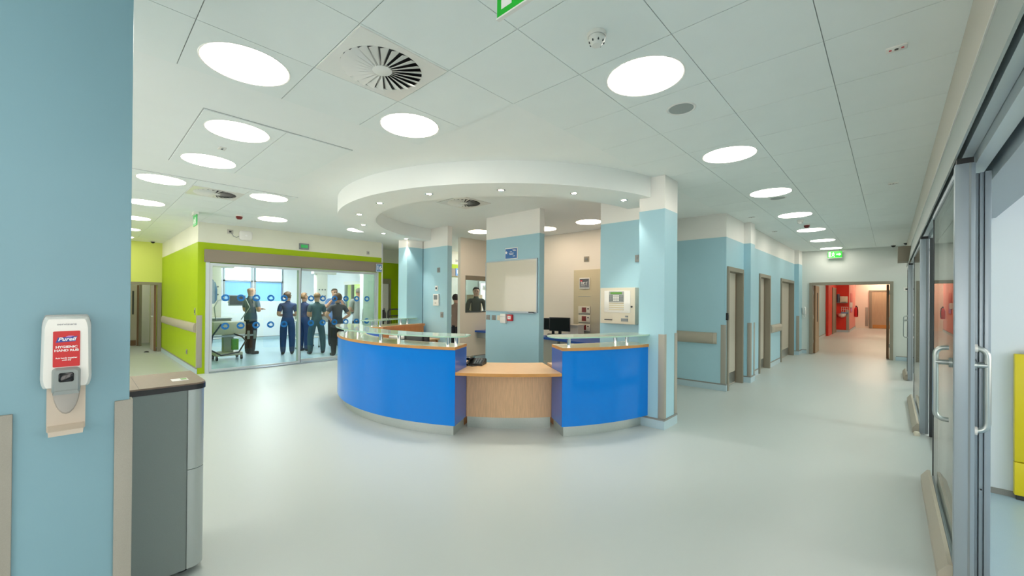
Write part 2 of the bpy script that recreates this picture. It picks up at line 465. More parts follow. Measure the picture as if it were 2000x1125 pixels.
# bay 17 front further along
wb2 = struct(bpy.data.objects.new('wall_bay_next', None)); COL.objects.link(wb2); wb2.location = (-9.78, 8.5, 0)
box('wall_over_bay', -9.88, -9.735, 6.8, 9.7, 2.16, CEIL, 'paint_green', wb2)
sbox('wall_bay_next_back', -13.0, -12.9, 6.8, 9.8, 0, CEIL, 'paint_white')
sbox('wall_ward_end', -13.0, -7.4, 9.7, 9.8, 0, CEIL, 'paint_white')
# bay room
wbk = struct(bpy.data.objects.new('wall_bay_back', None)); COL.objects.link(wbk); wbk.location = (-16.25, 4, 0)
box('wall_panel', -16.32, -16.2, 1.70, 6.55, 0, 1.36, 'paint_bay', wbk)
box('wall_panel', -16.32, -16.2, 1.70, 6.55, 2.68, CEIL, 'paint_bay', wbk)
box('wall_panel', -16.32, -16.2, 1.70, 2.3, 1.36, 2.68, 'paint_bay', wbk)
box('wall_panel', -16.32, -16.2, 5.14, 6.55, 1.36, 2.68, 'paint_bay', wbk)
wbr = struct(bpy.data.objects.new('wall_bay_right', None)); COL.objects.link(wbr); wbr.location = (-13.5, 6.45, 0)
box('wall_panel', -16.2, -14.0, 6.40, 6.50, 0, CEIL, 'paint_bay', wbr)
box('wall_panel', -14.0, -12.55, 6.40, 6.50, 0, .95, 'paint_bay', wbr)
box('wall_panel', -14.0, -12.55, 6.40, 6.50, 2.05, CEIL, 'paint_bay', wbr)
box('wall_panel', -12.55, -11.05, 6.40, 6.50, 0, CEIL, 'paint_bay', wbr)
sbox('wall_next_bay_lime', -18.0, -13.0, 7.6, 7.7, 0, CEIL, 'paint_lime')
sbox('wall_bay_left', -16.2, -9.88, 1.705, 1.76, 0, CEIL, 'paint_green')
sbox('floor_bay', -16.2, -9.86, 1.76, 6.40, 0, .002, 'vinyl_bay')
sbox('floor_room', .40, 4.5, -2.9, 4.888, 0, .002, 'vinyl_bay')
# far left end of the ward
wf = struct(bpy.data.objects.new('wall_ward_left', None)); COL.objects.link(wf); wf.location = (-14.55, .5, 0)
box('wall_panel', -14.62, -14.5, -2.9, .55, 0, CEIL, 'paint_lime', wf)
box('wall_over_door', -14.62, -14.5, .55, 1.584, 1.87, CEIL, 'paint_lime', wf)
sbox('wall_beyond_door', -17.6, -17.5, -1.0, 3.0, 0, CEIL, 'paint_white')
sbox('wall_beyond_side', -17.5, -14.62, 1.62, 1.69, 0, CEIL, 'paint_green')
sbox('wall_beyond_near', -17.5, -14.62, -.1, 0, 0, CEIL, 'paint_white')

# ---- coved skirtings: floor-coloured cove with a grey capping strip
def skirt(name, pts, h=.10):
    r = struct(bpy.data.objects.new(name, None)); COL.objects.link(r); r.location = (pts[0][0], pts[0][1], 0)
    for (x0, y0), (x1, y1), (nx, ny) in pts_iter(pts):
        t = .014
        a, b = min(x0, x1), max(x0, x1); c, d = min(y0, y1), max(y0, y1)
        if nx: a, b = (x0, x0+t) if nx > 0 else (x0-t, x0)
        if ny: c, d = (y0, y0+t) if ny > 0 else (y0-t, y0)
        e = .012
        box('cove', a-(e if nx == 0 else 0), b, c, d, 0, h, 'vinyl_cove', r)
        box('capping_strip', a-.002*(nx < 0), b+.002*(nx > 0), c-.002*(ny < 0), d+.002*(ny > 0), h, h+.018, 'strip_grey', r)
def pts_iter(pts):
    for p, q in zip(pts[::2], pts[1::2]):
        yield (p[0], p[1]), (q[0], q[1]), p[2]
skirt('baseboard_column_right', [(-2.21, 4.605, (0, -1)), (-1.886, 4.605), (-1.90, 4.605, (1, 0)), (-1.90, 4.98)])
skirt('baseboard_corridor_face', [(-2.88, 7.285, (0, -1)), (-1.966, 7.285), (-1.98, 7.285, (1, 0)), (-1.98, 7.33)])
skirt('baseboard_pilaster', [(-1.98, 8.38, (0, -1)), (-1.851, 8.38), (-1.865, 8.38, (1, 0)), (-1.865, 8.68)])
skirt('baseboard_corridor', [(-1.98, 8.68, (1, 0)), (-1.98, 9.50), (-1.98, 10.64, (1, 0)), (-1.98, 11.74)])
skirt('baseboard_pilaster_far', [(-1.98, 13.76, (0, -1)), (-1.861, 13.76), (-1.875, 13.76, (1, 0)), (-1.875, 14.32)])
skirt('baseboard_end', [(-1.86, 14.32, (0, -1)), (-1.76, 14.32), (.11, 14.32, (0, -1)), (4.4, 14.32)])
skirt('baseboard_green', [(-14.4, 1.584, (0, -1)), (-9.716, 1.584)])
skirt('baseboard_office', [(-7.40, 6.15, (1, 0)), (-7.40, 7.3), (-7.4, 7.3, (0, -1)), (-5.3, 7.3)])
skirt('baseboard_bay', [(-16.2, 1.76, (1, 0)), (-16.2, 6.4), (-16.2, 6.4, (0, -1)), (-11.05, 6.4)])
skirt('baseboard_far_red', [(-2.08, 16.2, (1, 0)), (-2.08, 22.4), (-1.98, 26.0, (0, -1)), (-1.5, 26.0), (-1.5, 26.12, (1, 0)), (-1.5, 31.0)])

# ---- canopy ring above the desk
canopy = struct(arc('ceiling_canopy', 2.22, 2.76, -178, -2, 2.70, CEIL, 'plaster', n=90))
canopy.name = 'ceiling_canopy'

# ================================================================== CEILING FITTINGS
def ceiling_light(x, y, label, group, m='lamp_disc', r=.232, z=TZ):
    t = thing('ceiling_light', label, 'ceiling light', (x, y, z), group)
    lathe('trim_ring', x, y, [(r, z), (r+.010, z-.003), (r+.013, z), (r, z+.002)], 'plastic_white', t, 40)
    bm = B(); acyl(bm, x, y, z-.002, z+.003, r, 40); fin(bm, 'diffuser', m, t)
    return t
order = ['nearest', 'second', 'third', 'fourth', 'fifth', 'sixth', 'farthest']
for k in range(7):
    ceiling_light(-1.175, 2.51+1.89*k, f'round flush ceiling light over the right corridor, {order[k]} of its row', 'round ceiling lights over the right corridor')
for x, y, lb in ((-2.96, .715, 'large round ceiling light beside the black and white air vent, nearest the left column'),
                 (-2.96, 1.90, 'round ceiling light in the tile corner just before the circular canopy'),
                 (-4.19, .955, 'round ceiling light in the framed hatch panel, nearer of two'),
                 (-5.33, .955, 'round ceiling light in the framed hatch panel, farther of two'),
                 (-6.61, .71, 'round ceiling light just past the hatch panel, above the left corridor'),
                 (-6.61, 1.90, 'round ceiling light between the small vent and the canopy'),
                 (-8.41, .71, 'round ceiling light by the left column edge, second past the hatch'),
                 (-8.41, 2.48, 'round ceiling light in front of the green framed bay'),
                 (-10.21, .71, 'round ceiling light by the left column edge, third past the hatch'),
                 (-12.0, .71, 'round ceiling light over the far left corridor, second smallest'),
                 (-13.7, .71, 'round ceiling light over the far left corridor, smallest'),
                 (-8.3, 4.10, 'round ceiling light half hidden behind the canopy ring')):
    ceiling_light(x, y, lb, 'round ceiling lights over the ward', z=TZ if y < 2.1 else CEIL-.004)
for x, y, lb in ((-4.12, 6.50, 'round ceiling light in the office right of the whiteboard wall'),
                 (-5.20, 6.55, 'round ceiling light mostly hidden behind the whiteboard wall edge'),
                 (-6.50, 5.92, 'round ceiling light in the office left of the whiteboard wall')):
    ceiling_light(x, y, lb, 'round ceiling lights in the office', 'lamp_warm', z=CEIL-.004)
# same fittings, out of the frame; bright ones boosted to light corridor and rooms
for iq, (x, y, m) in enumerate(((-1.175, .62, 'lamp_disc'), (-1.175, -1.27, 'lamp_disc'), (2.4, 1.0, 'lamp_bay'), (2.4, 3.4, 'lamp_bay'), (1.6, 6.6, 'lamp_bay_bright'), (1.6, 8.6, 'lamp_bay_bright'), (1.6, 12.0, 'lamp_bay_bright'),
                (-5.3, -1.3, 'lamp_disc'), (-9.5, -1.3, 'lamp_disc'), (-8.6, 8.4, 'lamp_bay_bright'), (-8.6, 9.2, 'lamp_bay_bright'), (-11.6, 8.3, 'lamp_bay_bright'))):
    ceiling_light(x, y, 'round ceiling light outside the picture, over the '+('right-hand rooms' if x > 0 else 'corridor behind the camera' if y < 1 else 'rooms behind the office'), 'ceiling lights out of view', m, z=CEIL-.004)['label'] = ['ceiling light over the camera', 'ceiling light behind the camera', 'ceiling light in the right-hand room, nearer the camera', 'ceiling light in the right-hand room, above the yellow cabinet wall', 'unseen boosted ceiling light behind the middle glass door', 'unseen boosted ceiling light past the middle glass door', 'unseen boosted ceiling light behind the farthest glass door', 'ceiling light behind the near blue column', 'ceiling light far left behind the near column', 'unseen boosted ceiling light above the man in the hooded jacket', 'unseen boosted ceiling light by the white door behind the hooded man', 'ceiling light inside the next bay'][iq]
def strip_light(x0, x1, y0, y1, label, m, z=CEIL-.03):
    t = thing('strip_light', label, 'ceiling light', ((x0+x1)/2, (y0+y1)/2, z), 'rectangular ceiling lights')
    box('housing', x0-.02, x1+.02, y0-.02, y1+.02, z+.012, CEIL, 'plastic_white', t); box('diffuser', x0, x1, y0, y1, z, z+.012, m, t)
strip_light(-12.0, -10.6, 3.9, 4.2, 'bright rectangular ceiling light inside the glazed bay, near the front', 'lamp_bay_bright')
strip_light(-15.2, -13.8, 3.9, 4.2, 'bright rectangular ceiling light inside the glazed bay, towards the windows', 'lamp_bay_bright')
strip_light(-15.2, -14.2, 6.85, 7.15, 'bright added ceiling light, unseen, in the lime room behind the bay window', 'lamp_bay_bright')  # added to brighten the otherwise dark lime room
strip_light(-16.6, -15.6, .6, .9, 'rectangular light beyond the far left doorway', 'lamp_bay')
strip_light(-.9, -.2, 27.6, 27.9, 'long warm ceiling light before the far door of the red corridor', 'lamp_far')
for k, y in enumerate((16.5, 20.0, 24.0, 30.2)):
    strip_light(-.9, .1, y, y+.3, f'warm ceiling light over the red corridor, hidden above the doorway, {order[k]}', 'lamp_far')

def vent(x, y, label, scale=1.0, z=TZ):
    t = thing('air_vent', label, 'air vent', (x, y, z), 'swirl air vents in the ceiling')
    R = .245*scale; R0 = .062*scale
    bm = B()
    outer = [(x-.29*scale, y-.29*scale), (x+.29*scale, y-.29*scale), (x+.29*scale, y+.29*scale), (x-.29*scale, y+.29*scale)]
    hole = [(x+R*math.cos(2*PI*i/48), y+R*math.sin(2*PI*i/48)) for i in range(48)]
    flat('face_plate', [[outer, hole]], 'plastic_white', t, Matrix.Translation((0, 0, z-.006)), .006)
    bm = B(); acyl(bm, x, y, z-.0005, z, R+.005, 40); fin(bm, 'duct_back', 'black', t)
    lathe('hub', x, y, [(0, z-.016), (R0*.8, z-.016), (R0, z-.012), (R0, z-.001)], 'plastic_white', t, 28)
    n = 24
    for i in range(n):
        a = 2*PI*i/n; d = Vector((math.cos(a), math.sin(a), 0)); s = Vector((-math.sin(a), math.cos(a), 0))
        p0 = Vector((x, y, z)); bm = B(); wi, wo_ = .012*scale, .044*scale
        q = []
        for rr, ww in ((R0*.95, wi), (R, wo_)):
            q += [p0+d*rr-s*ww*.15+Vector((0, 0, -.016)), p0+d*rr+s*ww*1.0+Vector((0, 0, -.0015))]
        vv = [bm.verts.new(c) for c in q]+[bm.verts.new(c+Vector((0, 0, .0012))) for c in q]
        for f in ((0, 1, 3, 2), (4, 5, 7, 6), (0, 1, 5, 4), (2, 3, 7, 6), (0, 2, 6, 4), (1, 3, 7, 5)): bm.faces.new([vv[k] for k in f])
        fin(bm, 'blade', 'plastic_white', t)
    return t
vent(-2.355, 1.305, 'large square air vent with radial blades near the middle of the ceiling')
vent(-6.91, 1.31, 'small air vent with radial blades above the green corner')
vent(-4.72, 3.98, 'air vent with radial blades inside the circular canopy', z=CEIL-.002)

DL = ['beside the right blue column', 'second from the right column', 'third from the right column', 'right of the canopy middle', 'left of the canopy air vent', 'at the far left curve', 'fourth from the left column end', 'second before the spotlit left column', 'against the spotlit left column']
def spot(a, i):
    x, y = pol(2.475, a); z = 2.70
    t = thing('downlight', 'tiny recessed downlight in the canopy ring, '+DL[i-1], 'downlight', (x, y, z), 'downlights in the canopy ring')
    lathe('bezel', x, y, [(.030, z-.001), (.044, z-.004), (.050, z), (.030, z+.002)], 'chrome', t, 24)
    bm = B(); acyl(bm, x, y, z-.0015, z+.001, .030, 20); fin(bm, 'bulb', 'spot_bulb', t)
    ld = bpy.data.lights.new('downlight_beam', 'SPOT'); ld.energy = SPOT; ld.spot_size = rad(78); ld.spot_blend = .5; ld.shadow_soft_size = .03; ld.color = (1, .93, .82)
    lo = bpy.data.objects.new('downlight_beam', ld); COL.objects.link(lo); lo.parent = t; lo.location = (0, 0, -.012)
for i, a in enumerate((-9.4, -30.2, -49.7, -69.8, -90.0, -110.5, -130.8, -151.0, -170.5)):
    x, y = pol(2.475, a)
    if a in (-9.4,): spot(-13.5, i+1)
    elif a == -170.5: spot(-167, i+1)
    else: spot(a, i+1)

def smoke(x, y, label, m='plastic_white', z=TZ, s=1.0):
    t = thing('smoke_detector', label, 'smoke detector', (x, y, z), 'smoke detectors')
    lathe('base', x, y, [(0, z), (.052*s, z), (.052*s, z-.016*s), (.046*s, z-.02*s)], 'plastic_white', t)
    lathe('sensor_head', x, y, [(.044*s, z-.02*s), (.046*s, z-.038*s), (.030*s, z-.060*s), (.026*s, z-.064*s), (0, z-.066*s)], m, t)
    for k in range(8):
        a = 2*PI*k/8; bm = B()
        for dz in (0,):
            c = Vector((x+.0385*s*math.cos(a), y+.0385*s*math.sin(a), z-.047*s))
            abox(bm, c.x-.003*s, c.x+.003*s, c.y-.003*s, c.y+.003*s, c.z-.007*s, c.z+.007*s)
        fin(bm, 'vent_slot', 'dark_grey', t)
smoke(-1.175, 1.92, 'white dome smoke detector near the top centre of the ceiling')
smoke(-1.175, 8.75, 'small white smoke detector between corridor lights')
smoke(-1.15, 9.30, 'red fire sounder hanging before a corridor light', 'dark_red')
smoke(-8.42, 1.95, 'dark red fire sounder on the ceiling above the bay door', 'dark_red', s=1.1)
for x, y, lb in ((-1.16, 3.10, 'grey round speaker grille between the first two corridor lights'), (-1.16, 6.68, 'grey round speaker grille between the third and fourth corridor lights')):
    t = thing('ceiling_speaker', lb, 'speaker', (x, y, TZ), 'round speaker grilles')
    lathe('rim', x, y, [(.085, TZ-.001), (.098, TZ-.005), (.105, TZ)], 'plastic_white', t, 32)
    bm = B(); acyl(bm, x, y, TZ-.003, TZ, .086, 32); fin(bm, 'grille', 'cab_grey', t)
for x, y, lb in ((.02, 3.17, 'small white sensor plate with red marks beside the door header'), (.02, 6.75, 'small white sensor plate farther along the door header'),
                 (-4.76, .955, 'small white sensor plate between the hatch lights'), (-1.75, 7.9, 'small ceiling plate near the corridor block corner'), (-1.75, 9.8, 'small ceiling plate above the second corridor door')):
    t = thing('ceiling_sensor', lb, 'sensor', (x, y, TZ), 'sensor plates on the ceiling')
    box('plate', x-.045, x+.045, y-.03, y+.03, TZ-.008, TZ, 'plastic_white', t, bev=.002)
    cyl('lens', x, y, TZ-.011, TZ-.008, .009, 'black', t, 12)
    for k in (-1, 1): box('indicator', x+k*.026-.006, x+k*.026+.006, y-.008, y+.008, TZ-.0088, TZ-.008, 'red' if y < 5 and x > -1 else 'mid_grey', t)
for x, y, lb in ((.05, 14.0, 'black dome camera on the ceiling at the corridor end, left one'), (.27, 13.6, 'black dome camera on the ceiling at the corridor end, right one'), (-14.1, 1.35, 'black dome camera above the far left doorway')):
    lathe_o = thing('dome_camera', lb, 'camera', (x, y, TZ), 'dome cameras')
    lathe('mount', x, y, [(.055, TZ), (.055, TZ-.012), (.045, TZ-.015)], 'plastic_white', lathe_o, 16)
    lathe('dome', x, y, [(.045, TZ-.013), (.040, TZ-.035), (.022, TZ-.052), (0, TZ-.056)], 'black_gloss', lathe_o, 16)

# exit signs ---------------------------------------------------------------
def exit_sign(x0, x1, y, z0, z1, label, face=-1, rods=True, m='exit_green'):
    t = thing('exit_sign', label, 'exit sign', ((x0+x1)/2, y, z0), 'green exit signs')
    box('panel', x0, x1, y-.006, y+.006, z0, z1, m, t)
    h = z1-z0; L = x1-x0
    box('edge_light', x0-.003, x1+.003, y-.008, y+.008, z0-.006, z0, 'plastic_white', t)
    M = face_m((x0, y-.0062, z0), (1, 0, 0), (0, 0, 1))
    flat('door_pictogram', [[[(.06*L, .12*h), (.20*L, .12*h), (.20*L, .88*h), (.06*L, .88*h)]]], 'white_ink', t, M, .0008)
    flat('running_figure', [[[(.34*L, .78*h), (.40*L, .84*h), (.43*L, .78*h), (.38*L, .72*h)]],
                            [[(.28*L, .64*h), (.42*L, .70*h), (.50*L, .52*h), (.46*L, .48*h), (.41*L, .58*h), (.38*L, .42*h), (.48*L, .26*h), (.47*L, .12*h), (.43*L, .12*h), (.43*L, .24*h), (.36*L, .34*h), (.28*L, .16*h), (.24*L, .18*h), (.33*L, .42*h), (.34*L, .58*h), (.28*L, .54*h)]]], 'white_ink', t, M, .0008)
    flat('arrow', [[[(.60*L, .42*h), (.78*L, .42*h), (.78*L, .28*h), (.94*L, .5*h), (.78*L, .72*h), (.78*L, .58*h), (.60*L, .58*h)]]], 'white_ink', t, M, .0008)
    if rods:
        for k in (.2, .8): cyl('rod', x0+k*L, y, z1, CEIL-.01, .004, 'steel', t, 8)
    return t
exit_sign(-1.10, -.72, 1.09, 2.55, 2.75, 'large green exit sign hanging at the top edge of the picture')
exit_sign(-1.275, -.965, 14.2, 2.70, 2.885, 'small green exit sign above the corridor double doorway')
t = thing('exit_sign', 'green hanging exit sign near the green corner, seen almost edge on', 'exit sign', (-8.72, 1.37, 2.70), 'green exit signs')
box('panel', -8.86, -8.56, 1.37, 1.382, 2.70, 2.88, 'exit_green_dim', t); box('mount', -8.80, -8.62, 1.34, 1.41, 2.88, CEIL-.008, 'plastic_white', t)
M = face_m((-8.86, 1.3695, 2.70), (1, 0, 0), (0, 0, 1))
flat('running_figure', [[[(.06, .11), (.10, .13), (.13, .09), (.11, .08), (.12, .03), (.10, .03), (.08, .06), (.05, .03), (.04, .05), (.07, .09)]], [[(.16, .04), (.22, .04), (.22, .14), (.16, .14)]]], 'white_ink', t, M, .001)

# ================================================================== RECEPTION DESK
BL_T, CAP0, CAP1 = .938, .938, .970
def panel_section(a0, a1, label, posts, glass, tip=False):
    t = thing('reception_counter', label, 'counter', (*pol(2.5, (a0+a1)/2), 0), 'curved counter sections')
    arc('kick_plate', 2.335, 2.665, a0+(0 if tip else .9)*(1 if a1 > a0 else -1), a1-.9*(1 if a1 > a0 else -1), 0, .13, 'steel_kick', t)
    bm = B(); aarc(bm, 2.37, 2.742, a0, a1, .13, BL_T)
    for f in bm.faces:
        f.material_index = 0
    o = fin(bm, 'blue_panel', 'desk_blue', t, True, 30)
    for a in (a0, a1):
        s = .04 if a == min(a0, a1) else -.04
        bm = B(); aarc(bm, 2.372, 2.738, a-s*.8, a+s*.2, .131, BL_T-.001, n=1); fin(bm, 'end_panel', 'desk_blue_dark', t)
    bm = B(); aarc(bm, 2.36, 2.752, a0, a1, CAP0, CAP1); bmesh.ops.recalc_face_normals(bm, faces=bm.faces)
    cp = fin(bm, 'counter_cap', ['oak_edge', 'cap_laminate'], t, True, 30)
    for p in cp.data.polygons:
        if p.normal.z > .9: p.material_index = 1
    ga, gb = glass
    gz0, gz1 = 1.072, 1.086
    # glass shelf with rounded tips
    n = 44; out = []; inn = []
    ra, rb = 2.40, 2.775
    for i in range(n+1):
        a = ga+(gb-ga)*i/n
        e = min(i, n-i)/n*abs(gb-ga)
        k = 1 if e > 3.2 else math.sqrt(max(0, 1-((3.2-e)/3.2)**2))
        k = .45+.55*k
        mid = (ra+rb)/2
        out.append(pol(mid+(rb-mid)*k, a)); inn.append(pol(mid-(mid-ra)*k, a))
    ring = out+inn[::-1]
    bm = B(); lo = [bm.verts.new((*p, gz0)) for p in ring]; hi = [bm.verts.new((*p, gz1)) for p in ring]
    N_ = len(ring)
    for i in range(n):
        bm.faces.new((lo[i], lo[i+1], lo[N_-2-i], lo[N_-1-i])); bm.faces.new((hi[i], hi[i+1], hi[N_-2-i], hi[N_-1-i]))
    for i in range(N_):
        f = bm.faces.new((lo[i], lo[(i+1) % N_], hi[(i+1) % N_], hi[i])); f.material_index = 1
    g = fin(bm, 'glass_shelf', ['glass_shelf', 'glass_edge'], t)
    for a, r in posts:
        x, y = pol(r, a)
        cyl('post', x, y, CAP1, gz0, .021, 'chrome', t, 18)
    return t
left_c = panel_section(-121, -59.3, 'long curved glossy blue counter with glass shelf, left of the low oak desk',
              [(-62.0, 2.64), (-61.5, 2.46), (-83, 2.64), (-80.5, 2.46), (-109, 2.48), (-113, 2.62)], (-122.5, -57.2))
right_c = panel_section(-35.3, -9.6, 'shorter glossy blue counter with glass shelf joining the right blue column',
              [(-32.6, 2.60), (-15.0, 2.60), (-15.6, 2.44)], (-37.6, -9.0))
rear_c = panel_section(-176, -143.2, 'rear curved counter with oak back and glass shelf before the left column',
              [(-147.5, 2.60), (-148.5, 2.46), (-167, 2.60), (-168, 2.46)], (-174.5, -143.4))
arc('inner_back_panel', 2.345, 2.368, -176, -143.2, .72, .936, 'oak_orange', rear_c)
arc('cap_rail', 2.30, 2.36, -176, -143.4, .925, .968, 'oak_orange', rear_c)
# low oak desk between the counters
t = thing('low_desk', 'low oak desk with wooden front between the two blue counters', 'desk', (*pol(2.4, -47.3), 0))
bm = B(); aarc(bm, 1.98, 2.742, -59.25, -35.4, .668, .700)
o = fin(bm, 'desktop', ['oak_edge', 'oak_top'], t, True, 30)
for p in o.data.polygons:
    if p.normal.z > .9: p.material_index = 1
arc('front_panel', 2.34, 2.362, -59.2, -35.4, .13, .668, 'oak', t)
arc('kick_plate', 2.31, 2.335, -59.2, -35.4, 0, .13, 'steel_kick', t)
# inner worktops
def worktop(a0, a1, r0_, label):
    t = thing('worktop', label, 'worktop', (*pol(2.1, (a0+a1)/2), 0), 'oak worktops inside the ring')
    arc('top', r0_, 2.34, a0, a1, .672, .700, 'oak_top', t)
    arc('side_panel', r0_+.05, 2.27, a0, a0+.8, 0, .672, 'oak_orange', t, 1); arc('side_panel', r0_+.05, 2.27, a1-.8, a1, 0, .672, 'oak_orange', t, 1)
    return t
worktop(-119, -60.6, 1.72, 'curved oak worktop behind the long blue counter')
worktop(-33.6, -13, 1.99, 'curved oak worktop behind the right blue counter')
worktop(-174.5, -146, 1.78, 'oak worktop with drawers under the rear counter')
for a0, a1, lb in ((-158, -148, 'oak drawer pedestal under the rear worktop, nearer the entrance'), (-173, -163, 'oak drawer pedestal under the rear worktop, beside the left column')):
    t = thing('drawer_pedestal', lb, 'drawers', (*pol(2.05, (a0+a1)/2), 0), 'drawer pedestals')
    arc('carcass', 1.86, 2.26, a0, a1, .02, .66, 'oak_orange', t, 2)
    for k in range(3):
        d = arc('drawer_front', 1.842, 1.86, a0+.3, a1-.3, .06+.2*k, .25+.2*k, 'oak', t, 2)
        x, y = pol(1.832, (a0+a1)/2); arc('handle', 1.828, 1.842, (a0+a1)/2-1.5, (a0+a1)/2+1.5, .17+.2*k, .185+.2*k, 'steel', d, 1)

def rotz_about(o_list, piv, ang):
    for o in o_list:
        me = o.data; off = wl(o)
        M_ = Matrix.Translation(Vector(piv)-off) @ Matrix.Rotation(ang, 4, 'Z') @ Matrix.Translation(-(Vector(piv)-off))
        me.transform(M_)
def monitor(x, y, z, ang, label, w_=.46, h_=.29):
    """flat screen; screen faces -y before turning"""
    t = thing('monitor', label, 'monitor', (x, y, z), 'black flat monitors')
    ps = [box('foot', x-.12, x+.12, y-.08, y+.09, z, z+.015, 'black', t, bev=.006),
          box('neck', x-.03, x+.03, y+.01, y+.035, z+.015, z+.17, 'black', t),
          box('housing', x-w_/2, x+w_/2, y-.02, y+.02, z+.10, z+.10+h_, 'black', t, bev=.008),
          box('screen', x-w_/2+.015, x+w_/2-.015, y-.0215, y-.0195, z+.118, z+.082+h_, 'black_gloss', t),
          box('rear_cover', x-w_*.33, x+w_*.33, y+.02, y+.045, z+.14, z+.06+h_, 'dark_grey', t, bev=.01)]
    rotz_about(ps, (x, y, z), ang)
    return t
# monitor behind the long counter: its back is towards us
mx, my = pol(2.12, -82); monitor(mx, my, .70, rad(186), 'black monitor seen from behind over the long counter', .46, .24)
px_, py_ = pol(2.1, -96)
t = thing('desk_printer', 'small black desk printer with white front beside the rear-facing monitor', 'printer', (px_, py_, .70))
box('body', px_-.16, px_+.16, py_-.13, py_+.13, .70, .93, 'black', t, bev=.015); box('paper_tray', px_-.12, px_+.12, py_-.04, py_+.12, .93, .965, 'plastic_white', t, bev=.004)
box('front_panel', px_+.155, px_+.166, py_-.10, py_-.02, .85, .91, 'plastic_white', t)
# telephone on the low desk
fx, fy = -3.63, 3.27
t = thing('telephone', 'black desk telephone with handset lying on the low oak desk', 'telephone', (fx, fy, .70))
ps = [prism('body', [(-.10+fy, .70), (.12+fy, .70), (.12+fy, .755), (.08+fy, .768), (-.10+fy, .72)], 'x', fx-.10, fx+.10, 'black', t)]
ps.append(box('handset', fx-.095, fx-.04, fy-.10, fy+.12, .762, .792, 'black_gloss', t, bev=.012))
ps.append(box('display', fx+.0, fx+.085, fy+.06, fy+.105, .757, .766, 'dark_grey', t))
kp = []
for i in range(4):
    for j in range(3):
        kp.append(box('key', fx-.005+.03*j, fx+.013+.03*j, fy-.08+.03*i, fy-.062+.03*i, .722+.011*i, .735+.0115*i, 'mid_grey', t))
ps.append(tube('cord', [(fx-.06, fy-.10, .715), (fx-.05, fy-.14, .708), (fx+.0, fy-.16, .706), (fx+.05, fy-.14, .708)], .005, 'black', t))
rotz_about(ps+kp, (fx, fy, .7), rad(32))
# black object tail: second handset piece at right of phone
# ================================================================== FITTINGS ON STATION WALLS
t = thing('whiteboard', 'large blank whiteboard with thin grey frame on the blue wall', 'whiteboard', (-4.705, 5.0, 1.28))
box('board', -5.29, -4.12, 4.992, 5.005, 1.285, 2.135, 'board_white', t)
for a in ((-5.302, -4.108, 1.272, 1.288), (-5.302, -4.108, 2.132, 2.148)): box('frame_rail', a[0], a[1], 4.986, 5.01, a[2], a[3], 'alu', t)
for a in ((-5.302, -5.288), (-4.122, -4.108)): box('frame_stile', a[0], a[1], 4.986, 5.01, 1.288, 2.132, 'alu', t)
box('pen_tray', -4.72, -4.14, 4.94, 4.99, 1.262, 1.272, 'alu', t)
box('pen', -4.26, -4.16, 4.955, 4.968, 1.272, 1.285, 'black', t)
t = thing('notice', 'blue notice card with white lettering above the whiteboard', 'notice', (-4.69, 5.0, 2.165))
box('card', -4.835, -4.545, 5.002, 5.008, 2.165, 2.355, 'white_ink', t); box('blue_field', -4.825, -4.558, 5.0008, 5.003, 2.178, 2.342, 'sign_blue', t)
M = face_m((-4.69, 5.0006, 2.26), (1, 0, 0), (0, 0, 1))
flat('print_lines', [[[(a_, b_), (c_, b_), (c_, b_+.008), (a_, b_+.008)]] for a_, c_, b_ in ((-.03, .02, .025), (-.05, .06, .0), (-.04, .05, -.018), (.03, .10, .055), (.05, .11, .040), (.04, .09, -.05))], 'white_ink', t, M)
flat('bird_emblem', [[[(-.03, .0), (-.01, .02), (.0, .035), (.01, .012), (.03, .01), (.012, -.006), (.02, -.026), (-.002, -.012), (-.02, -.02), (-.012, -.004)]]], 'white_ink', t, face_m((-4.80, 5.0006, 2.275), (1, 0, 0), (0, 0, 1)))
for x, y_, h_, lb, nm in ((-5.245, .04, .085, 'grey metal switch plate at the far left under the whiteboard', 'switch'), (-5.10, .04, .085, 'grey metal switch plate, second from the left under the whiteboard', 'switch'),
                         (-4.97, .045, .09, 'cream blank switch plate under the whiteboard', 'switch')):
    t = thing('light_switch', lb, 'switch', (x, 5.005, 1.12), 'switch plates below the whiteboard')
    m = 'plastic_cream' if 'cream' in lb else 'strip_grey'
    box('plate', x-.043, x+.043, 4.998, 5.01, 1.12, 1.206, m, t, bev=.002); box('rocker', x-.014, x+.014, 4.992, 4.999, 1.145, 1.18, m, t, bev=.002)
t = thing('door_entry_unit', 'white box unit hanging below the whiteboard beside the red call point', 'control unit', (-4.835, 5.0, 1.075))
box('body', -4.90, -4.775, 4.955, 5.01, 1.078, 1.238, 'plastic_white', t, bev=.008); box('cover_seam', -4.90, -4.775, 4.953, 4.957, 1.185, 1.189, 'mid_grey', t)
t = thing('fire_call_point', 'red square fire alarm call point under the whiteboard', 'call point', (-4.69, 5.0, 1.12))
box('housing', -4.745, -4.635, 4.965, 5.01, 1.12, 1.23, 'red', t, bev=.008); box('glass_pane', -4.725, -4.655, 4.962, 4.967, 1.15, 1.205, 'white_ink', t)
M = face_m((-4.69, 4.9615, 1.178), (1, 0, 0), (0, 0, 1)); flat('press_mark', [[[(-.012, -.004), (.012, -.004), (.012, .004), (-.012, .004)]]], 'dark_grey', t, M)

